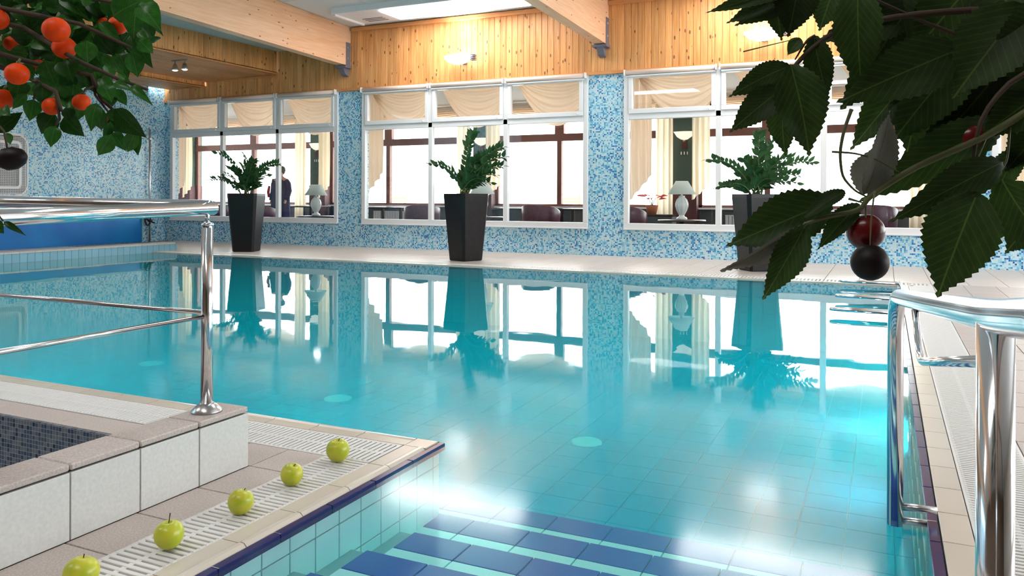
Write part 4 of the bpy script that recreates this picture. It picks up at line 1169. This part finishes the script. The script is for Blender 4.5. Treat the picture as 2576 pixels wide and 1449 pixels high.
# poinsettia on the dark box
pb = on(1, 17.4, 1640, 528); c = Vector((pb.x, 17.4, 0))
u = empty('planter_box', c, 'dark planter box under the red poinsettia', 'planter')
obj('box_side', boxes([(-.5, .5, -.2, .2, 0, .62)], .01), M['dado'], u, c); obj('box_rim', boxes([(-.52, .52, -.22, .22, .62, .66)], .008), M['tabletop'], u, c)
u = empty('poinsettia', c + Vector((0, 0, .66)), 'red poinsettia in a small pot behind the window', 'plant'); c2 = WL[u.name]
lathe('pot', [(0, 0), (.1, 0), (.14, .2), (.12, .2), (0, .18)], M['terracotta'], u, c2, 16)
br = leaf_mesh(.5, 0, .1, .2, 1.1, 6); br.materials.append(M['poinsettia'])
for i in range(16):
    a = i * 2.4; z_ = .32 + .12 * random.random(); r_ = .06 + .14 * random.random()
    b0 = c2 + Vector((r_ * math.cos(a), r_ * math.sin(a), z_)); leaf_obj(br, M['poinsettia'], u, b0, b0 + Vector((.17 * math.cos(a), .17 * math.sin(a), .03)), .16, Vector((0, -.6, .8)), 'bract')
for i in range(4):
    a = i * 1.6; tube('stem', [c2 + Vector((0, 0, .16)), c2 + Vector((.08 * math.cos(a), .08 * math.sin(a), .36))], .008, M['zzstem'], u, 6)

# round lights in the restaurant ceiling
DL = [on(2, 3.41, 680, 270), on(2, 3.41, 800, 283)] + [Vector((x_, y_, 3.41)) for x_ in (-12.4, -8.2, -6.2, -3.6, -2.2, .4) for y_ in (14.6, 16.6)]
DN = ['above the left planter', 'above the lamp near the left planter'] + ['%s, %s row' % (a, b) for a in ('left of the middle window', 'over the middle planter', 'over the right tub chair', 'over the right table lamp', 'over the right planter', 'over the cherries') for b in ('front', 'back')]
for p, d_ in zip(DL, DN):
    u = empty('downlight', p, 'round ceiling light in the restaurant ' + d_, 'downlight', 'round restaurant ceiling lights')
    lathe('trim_ring', [(.10, .01), (.14, .01), (.14, -.01), (.10, -.015), (.10, .01)], M['white'], u, p, 20, False)
    lathe('lens', [(0, .004), (.11, .004), (.11, -.008), (0, -.012)], M['down'], u, p, 20)

# a person in a dark coat standing by the window
pc = on(1, 16.2, 706, 500); pc = Vector((pc.x, 16.2, 0))
pe = empty('person', pc, 'person in a long dark violet coat standing beside the far window', 'person')
def skin_body(verts, edges_, rad, mat, parent, loc, name, root=0, sub=2):
    me = mesh([tuple(v) for v in verts], []); me = bpy.data.meshes.new(name); me.from_pydata([tuple(v) for v in verts], edges_, []); me.update()
    o = obj(name, me, mat, parent, loc)
    md = o.modifiers.new('skin', 'SKIN'); md.use_smooth_shade = True
    for i, r_ in enumerate(rad):
        sv = me.skin_vertices[0].data[i]; sv.radius = (r_, r_ * .82) if not isinstance(r_, tuple) else r_; sv.use_root = (i == root)
    s_ = o.modifiers.new('subdivision', 'SUBSURF'); s_.levels = sub; s_.render_levels = sub
    return o
bv = [(0, 0, 1.0), (0, 0, 1.2), (0, -.01, 1.42), (0, 0, 1.54), (0, -.02, 1.62), (0, -.02, 1.78),
      (.19, 0, 1.45), (.24, .02, 1.17), (.23, -.08, .93), (.23, -.12, .84), (-.19, 0, 1.45), (-.25, .02, 1.17), (-.25, -.06, .93), (-.25, -.1, .84),
      (.1, 0, .92), (.11, -.01, .5), (.12, .02, .09), (.13, -.12, .04), (-.1, 0, .92), (-.11, .0, .5), (-.12, .03, .09), (-.13, -.11, .04)]
be = [(0, 1), (1, 2), (2, 3), (3, 4), (4, 5), (2, 6), (6, 7), (7, 8), (8, 9), (2, 10), (10, 11), (11, 12), (12, 13), (0, 14), (14, 15), (15, 16), (16, 17), (0, 18), (18, 19), (19, 20), (20, 21)]
brd = [.15, .14, .15, .06, .095, .085, .07, .055, .04, .035, .07, .055, .04, .035, .09, .065, .045, .035, .09, .065, .045, .035]
body = skin_body(bv, be, brd, M['skin'], pe, pc, 'body')
def coat_sheet(u, v):
    a = 2 * math.pi * u; z = 1.47 - 1.12 * v
    wdt = .20 + .06 * math.sin(math.pi * min(1, v * 1.6)) * .4 + .10 * v; dep = .15 + .09 * v
    if v < .08: wdt = .12 + .08 * v / .08; dep = .09 + .06 * v / .08
    f_ = 1 + .04 * math.sin(a * 7) * v
    return (wdt * f_ * math.cos(a), dep * f_ * math.sin(a), z)
obj('coat', sheet(coat_sheet, 32, 18), M['coat'], pe, pc)
for s_ in (-1, 1):
    tube('sleeve', [pc + Vector((s_ * .17, 0, 1.44)), pc + Vector((s_ * .22, .01, 1.36)), pc + Vector((s_ * .26, .02, 1.17)), pc + Vector((s_ * .25, -.07, .93))], [.075, .085, .075, .06], M['coat'], pe, 12)
h_ = lathe('hair', [(.06, -.06), (.1, .0), (.115, .06), (.1, .13), (.06, .165), (0, .175)], M['hair'], pe, pc + Vector((0, .015, 1.65)), 18)
tube('scarf', [pc + Vector((-.24, -.15, 1.3)), pc + Vector((-.26, -.17, 1.15)), pc + Vector((-.25, -.16, 1.0))], [.03, .04, .03], M['red'], pe, 8)
for s_ in (-1, 1): lathe('eye', [(0, -.012), (.012, 0), (0, .012)], M['ceramic'], pe, pc + Vector((s_ * .035, -.108, 1.705)), 8)
obj('nose', mesh([(-.014, -.095, 1.66), (.014, -.095, 1.66), (0, -.135, 1.665), (0, -.1, 1.71)], [(0, 2, 1), (0, 3, 2), (1, 2, 3), (0, 1, 3)]), M['skin'], pe, pc)

# stacked garden chairs on the bright terrace
def garden_stack(px, Y, label):
    q = on(1, Y, px, 500); c = Vector((q.x, Y, -.1))
    u = empty('garden_chair', c, label, 'chair', 'wooden garden chairs outside')
    for i in range(6): box('back_slat', c.x - .35, c.x + .35, c.y - .02, c.y + .02, c.z + .5 + i * .11, c.z + .57 + i * .11, M['teak'], u)
    for i in range(5): box('seat_slat', c.x - .35, c.x + .35, c.y + .05 + i * .1, c.y + .12 + i * .1, c.z + .42, c.z + .45, M['teak'], u)
    for sx in (-.33, .33):
        for sy in (0, .5): box('leg', c.x + sx - .03, c.x + sx + .03, c.y + sy - .03, c.y + sy + .03, c.z, c.z + (1.2 if sy == 0 else .45), M['teak'], u)
garden_stack(1000, 25, 'wooden slatted garden chair outside left of the middle planter')
garden_stack(1435, 25, 'wooden slatted garden chair outside behind the right tub chair')
garden_stack(735, 24, 'wooden slatted garden chair outside beside the standing person')

# ------------------------------------------------------------------ orange tree at the upper left
OL = [leaf_mesh(1, .0, f_, cu, 1.25, 8, tw) for f_, cu, tw in ((.25, .25, 0), (.12, .4, .2), (.3, .1, -.2), (.2, .5, .1), (.35, .3, -.1))]
ot_p = Vector((-1.96, .52, 0))
ot = empty('orange_tree', ot_p, 'small orange tree with ripe oranges hanging in at the upper left', 'tree')
lathe('pot', [(0, 0), (.13, 0), (.17, .3), (.18, .3), (.18, .33), (.155, .33), (.15, .28), (0, .27)], M['terracotta'], ot, ot_p, 24)
ZO = 1.3
hub = at(-330, 60, ZO + .1)
tube('trunk', [ot_p + Vector((0, 0, .26)), ot_p + Vector((.02, .01, .7)), (ot_p + Vector((0, 0, 1.1))).lerp(hub, .2), hub], [.022, .02, .018, .015], M['twig'], ot, 10)
for (pts) in (((-330, 60), (0, 20), (200, 60), (330, 120)), ((-330, 60), (-60, 120), (90, 160), (230, 190), (255, 250), (300, 290)), ((-330, 60), (-80, 40), (60, 70), (190, 150), (300, 200), (370, 225)), ((-330, 60), (-50, 150), (60, 190), (140, 230), (155, 280)),
              ((230, 190), (240, 240), (275, 285)), ((95, 195), (85, 250)), ((-330, 60), (0, -30), (200, -10), (360, 20)), ((140, 230), (150, 300), (140, 315)), ((235, 218), (215, 225), (206, 238))):
    P_ = [at(x_, y_, ZO + .03 * math.sin(x_ * .03)) for x_, y_ in pts]
    sm = []
    for a, b in zip(P_, P_[1:]): sm += [a.lerp(b, t / 4) for t in range(4)]
    sm.append(P_[-1]); n = len(sm)
    tube('branch', sm, [(.0042 if pts[0][0] < -100 else .0014) * (1 - .75 * i / n) + .0012 for i in range(n)], M['twig'], ot, 7)
for (x_, y_, r_, dz) in ((141, 75, 33, -.06), (162, 120, 29, .0), (296, 64, 24, .02), (43, 186, 29, -.04), (-9, 48, 29, 0), (8, 250, 27, .02), (130, 268, 23, -.02), (205, 257, 22, .0), (278, 302, 9, .04), (96, 165, 16, .06), (309, 143, 12, .06), (262, 58, 14, .08), (30, 110, 20, .1)):
    c = at(x_, y_, ZO + dz); rr = r_ / F * (ZO + dz)
    prof = [(rr * math.sin(math.pi * k_ / 12), -rr * math.cos(math.pi * k_ / 12) * .94) for k_ in range(13)]; prof[-1] = (0, rr * .88); prof[0] = (0, -rr * .94)
    f_ = lathe('orange', prof, M['orange'], ot, c, 22)
    tube('stalk', [c + Vector((0, 0, rr * .85)), c + Vector((.002, .004, rr * 1.35))], .0018, M['zzstem'], f_, 6)
bl = lathe('dark_fruit', [(0, -.017), (.012, -.015), (.02, -.006), (.0205, .004), (.014, .014), (.006, .018), (0, .02)], M['plum'], ot, at(28, 399, ZO - .1), 16); bl.rotation_euler = (0, R(80), YAW)
bl.scale = (.85, .85, 1.25); bl['label'] = 'nearly black hanging fruit'
tube('stalk', [at(20, 380, ZO - .1), at(10, 330, ZO - .08), at(-60, 250, ZO - .05), at(-200, 150, ZO)], .0016, M['twig'], ot, 6)


def oleaf(b, t, wpx, dz=0, tilt=0, tz=0.0):
    B_, T_ = at(b[0], b[1], ZO + dz), at(t[0], t[1], ZO + dz + tz)
    ax = (T_ - B_).normalized(); n_ = (EYE - B_).normalized(); n_ = Quaternion(ax, tilt) @ n_
    leaf_obj(random.choice(OL), M['oleaf'], ot, B_, T_, wpx * 1.18 / F * (ZO + dz), n_)


Z6 = lambda x_, y_: (x_ / 6.038, 180 + y_ / 6.038)
for b, t, w_ in (((410, 340), (165, 560), 130), ((510, 420), (460, 745), 215), ((830, 640), (600, 945), 280), ((840, 820), (755, 1140), 205), ((960, 690), (1245, 970), 250), ((1000, 540), (1100, 760), 160), ((1470, 470), (1360, 865), 200), ((1540, 560), (1500, 930), 210),
                 ((1600, 640), (1960, 690), 170), ((1740, 560), (2180, 1010), 260), ((1690, 950), (1490, 1290), 210), ((1680, 760), (1580, 1050), 120), ((1700, 920), (1910, 1190), 170), ((2060, 900), (1910, 1260), 190), ((2070, 900), (2090, 1280), 160), ((1980, 200), (2245, 440), 120),
                 ((1780, 260), (1900, 520), 140), ((650, 180), (640, 450), 240), ((-50, 930), (325, 595), 210), ((100, 930), (180, 1115), 105), ((1430, 0), (1530, 325), 300), ((1740, 640), (1930, 980), 300), ((1560, 200), (1700, 430), 220), ((1650, 300), (1690, 560), 180), ((20, 560), (150, 660), 160),
                 ((1200, 500), (1190, 690), 190), ((300, 120), (250, 400), 260), ((60, 200), (100, 420), 260), ((950, 300), (1000, 560), 240), ((1120, 200), (1080, 520), 280), ((1500, 60), (1780, 380), 160), ((1720, 160), (1950, 250), 120), ((-60, 600), (60, 760), 200)):
    oleaf(Z6(*b), Z6(*t), w_ / 6.04 * 1.05, random.uniform(-.03, .04), random.uniform(-.35, .35), random.uniform(-.02, .02))
Z5 = lambda x_, y_: (x_ / 6.038, y_ / 6.038)
for b, t, w_ in (((2080, 60), (2010, 560), 330), ((2120, 60), (2430, 400), 300), ((2200, 330), (2330, 640), 170), ((2260, 330), (2500, 540), 70), ((2000, 500), (2270, 1000), 260), ((1720, 700), (1900, 800), 130), ((2090, 480), (2240, 600), 110), ((2330, 560), (2420, 660), 130), ((2110, 600), (2310, 800), 200),
                 ((1560, 820), (1760, 1090), 130), ((1700, 860), (1880, 1170), 130), ((2000, 780), (2100, 1190), 230), ((1320, 620), (1320, 960), 280), ((1450, 520), (1740, 860), 220), ((560, 60), (640, 100), 110), ((1230, 20), (1400, 40), 110), ((1700, 250), (2060, 20), 330), ((1950, -40), (2350, 20), 200), ((520, 600), (720, 740), 210),
                 ((680, 920), (800, 1240), 270), ((1000, 900), (1080, 1200), 300), ((300, 980), (520, 1240), 230), ((1400, 1050), (1480, 1440), 260), ((1500, 330), (1840, 620), 150), ((1800, 1100), (1960, 1250), 90)):
    oleaf(Z5(*b), Z5(*t), w_ / 6.04 * 1.05, random.uniform(-.05, .03), random.uniform(-.3, .3), random.uniform(-.02, .02))
nn = 0
while nn < 225:
    x_, y_ = random.uniform(-150, 360), random.uniform(-40, 235)
    if y_ > 60 + (1 - abs(x_ - 130) / 260) * 190: continue
    if 40 < x_ < 75 and 20 < y_ < 110 and random.random() < .8: continue
    a = random.uniform(-.6, math.pi + .4); ll = random.uniform(44, 72)
    oleaf((x_, y_), (x_ + ll * math.cos(a), y_ + ll * math.sin(a)), random.uniform(30, 46), random.uniform(.04, .2), random.uniform(-.7, .7), random.uniform(-.03, .03)); nn += 1
tube('branch', [at(-330, 60, ZO), at(-180, 260, ZO - .05), at(-60, 470, ZO - .1), at(8, 556, ZO - .1)], [.003, .0025, .002, .0012], M['twig'], ot, 6)
oleaf((8, 556), (58, 588), 14, -.1)
oleaf((-20, 560), (8, 585), 30, -.1)

# ------------------------------------------------------------------ serrated tree at the upper right
CL = [leaf_mesh(1, .028, f_, cu, 1.3, 34, tw) for f_, cu, tw in ((.16, .2, 0), (.1, .35, .15), (.22, .1, -.15), (.3, .3, .1))]
ct_p = Vector((.86, .52, 0))
ct = empty('cherry_tree', ct_p, 'broad leaved tree with serrated dark leaves and two hanging cherries at the right', 'tree')
lathe('pot', [(0, 0), (.15, 0), (.2, .34), (.215, .34), (.215, .38), (.185, .38), (.18, .32), (0, .31)], M['terracotta'], ct, ct_p, 24)
ZC = .78
hub = at(2950, 60, .72)
tube('trunk', [ct_p + Vector((0, 0, .3)), ct_p + Vector((-.02, .02, .8)), ct_p.lerp(hub, .6) + Vector((0, 0, .55)), hub], [.022, .02, .017, .013], M['twig'], ct, 10)


def cbr(pts, r0, mat='gtwig', dz=0):
    P_ = [at(x_, y_, (ZC + dz) if x_ < 2800 else .72) for x_, y_ in pts]; sm = []
    for a, b in zip(P_, P_[1:]): sm += [a.lerp(b, t / 4) for t in range(4)]
    sm.append(P_[-1])
    for _ in range(2): sm = [sm[0]] + [(sm[i - 1] + sm[i] * 2 + sm[i + 1]) / 4 for i in range(1, len(sm) - 1)] + [sm[-1]]
    n = len(sm); tube('branch', sm, [r0 * (1 - .6 * i / n) for i in range(n)], M[mat], ct, 7)


cbr([(2950, 60), (2600, 270), (2480, 345), (2300, 420), (2185, 495), (2165, 530), (2080, 545), (2028, 562)], .0042)
cbr([(2950, 60), (2500, 20), (2250, 40), (2090, 80), (2000, 160), (1970, 225)], .004, 'twig')
cbr([(2950, 60), (2560, 180), (2460, 300), (2440, 480)], .0035, 'twig')
cbr([(2620, 120), (2400, 90), (2160, -20)], .0028, 'twig')
cbr([(2142, 275), (2122, 330), (2112, 385), (2118, 445), (2150, 480), (2180, 495)], .0020)
cbr([(2093, 382), (2150, 385), (2205, 400), (2275, 442)], .0012)
cbr([(2178, 495), (2178, 540), (2177, 560)], .0012)
cbr([(2200, 480), (2190, 560), (2188, 640)], .0010, dz=-.02)
cbr([(1870, 130), (1930, 115), (2010, 96)], .0007)
cbr([(2050, 90), (2030, 100), (2000, 150)], .0016, 'twig')
cbr([(2135, 500), (2170, 510)], .0014); cbr([(2480, 345), (2440, 440), (2455, 482)], .0015); cbr([(2540, 320), (2535, 400), (2520, 430)], .0014)


def cleaf(b, t, wpx, dz=0, tilt=0, tz=0.0, mat='cleaf', k_=None):
    B_, T_ = at(b[0], b[1], ZC + dz), at(t[0], t[1], ZC + dz + tz)
    ax = (T_ - B_).normalized(); n_ = (EYE - B_).normalized(); n_ = Quaternion(ax, tilt) @ n_
    me = CL[k_ if k_ is not None else random.randrange(4)]
    o = leaf_obj(me, M['cleaf'], ct, B_, T_, wpx / F * (ZC + dz), n_)
    if mat != 'cleaf':
        o.material_slots[0].link = 'OBJECT'; o.material_slots[0].material = M[mat]
    return o


for args in (((1989, 163), (1841, 231), 68, 0, .2), ((1990, 160), (2045, 393), 130, -.02, -.15), ((1974, 218), (1837, 325), 84, -.01, .2), ((1972, 228), (1963, 391), 78, .01, .3), ((2046, 88), (2078, 250), 72, .0, .1), ((2014, 96), (1981, 138), 38, 0, .2), ((2157, -40), (2160, 224), 118, -.03, .1),
             ((2420, 120), (2122, 246), 150, -.04, .1), ((2000, -30), (1782, 24), 46, 0, .2), ((2000, -20), (1830, 56), 60, .01, .1), ((2010, -25), (1859, 65), 60, .02, -.2), ((1950, -40), (1962, 98), 70, .03, .1), ((2010, -50), (1987, 86), 110, .0, -.1), ((2110, -60), (2060, 75), 100, .02, .2),
             ((2530, 300), (2188, 482), 120, .02, .1), ((2532, 402), (2262, 541), 98, -.05, .05), ((2126, 480), (2016, 548), 52, 0, .5), ((2164, 512), (2056, 619), 56, .01, .2), ((2460, 480), (2356, 743), 178, -.06, .05), ((2520, 455), (2640, 640), 150, -.02, .2),
             ((2095, 505), (1830, 616), 135, .03, .1), ((2028, 565), (1922, 755), 84, -.03, -.2), ((2430, 130), (2250, 340), 150, .03, .1), ((2540, 150), (2330, 400), 160, .04, -.1), ((2576, 10), (2400, 240), 190, -.05, .1), ((2640, 220), (2480, 330), 120, 0, .1),
             ((2330, -40), (2200, 140), 150, .04, .1), ((2460, -60), (2300, 130), 170, .02, 0), ((2560, -70), (2470, 150), 170, .0, .2), ((2680, 40), (2500, 130), 150, -.06, .1), ((2400, 200), (2330, 330), 120, .06, .1), ((2620, 130), (2560, 330), 150, .03, 0), ((2250, -60), (2235, 90), 130, .05, .1),
             ((2380, 60), (2250, 230), 140, .06, .2), ((2500, 230), (2420, 310), 90, .05, .2), ((2300, 30), (2060, 100), 110, .05, .2), ((2480, 100), (2350, 310), 150, .07, .1), ((2640, 520), (2530, 620), 120, .02, .3), ((2570, 370), (2490, 500), 70, .06, .3), ((2650, 300), (2530, 420), 110, .05, .3), ((2620, 60), (2520, 260), 170, .07, .1)):
    cleaf(*args)
cleaf((2178, 488), (2252, 274), 100, 0, .6, .02, 'cleafg', 2)
cleaf((2170, 490), (2215, 330), 80, .02, -.6, .02, 'cleafg', 3)
cleaf((2028, 560), (1822, 692), 50, -.02, -.7, 0, 'cleafg', 2)
for (x_, y_, r_, mt, dz) in ((2177, 583, 46, 'cherry', .01), (2188, 660, 46, 'plum', -.02), (2440, 352, 42, 'cherry', .03)):
    c = at(x_, y_, ZC + dz); rr = r_ / F * (ZC + dz)
    prof = [(rr * math.sin(math.pi * k_ / 14), -rr * math.cos(math.pi * k_ / 14)) for k_ in range(15)]; prof[0] = (0, -rr); prof[-1] = (0, rr * .84); prof[-2] = (rr * .24, rr * .95)
    f_ = lathe('cherry', prof, M[mt], ct, c, 26)
    f_['label'] = 'nearly black round fruit' if mt == 'plum' else 'dark red round fruit'

fill = random.Random(3)
for k_ in range(34):
    x_, y_ = fill.uniform(2150, 2620), fill.uniform(-60, 270)
    a = fill.uniform(1.7, 3.0); ll = fill.uniform(190, 270)
    if x_ + ll * math.cos(a) < 2120: continue
    cleaf((x_, y_ - 40), (x_ + ll * math.cos(a), y_ - 40 + ll * math.sin(a)), fill.uniform(100, 150), fill.uniform(.08, .17), fill.uniform(-.4, .4), 0)
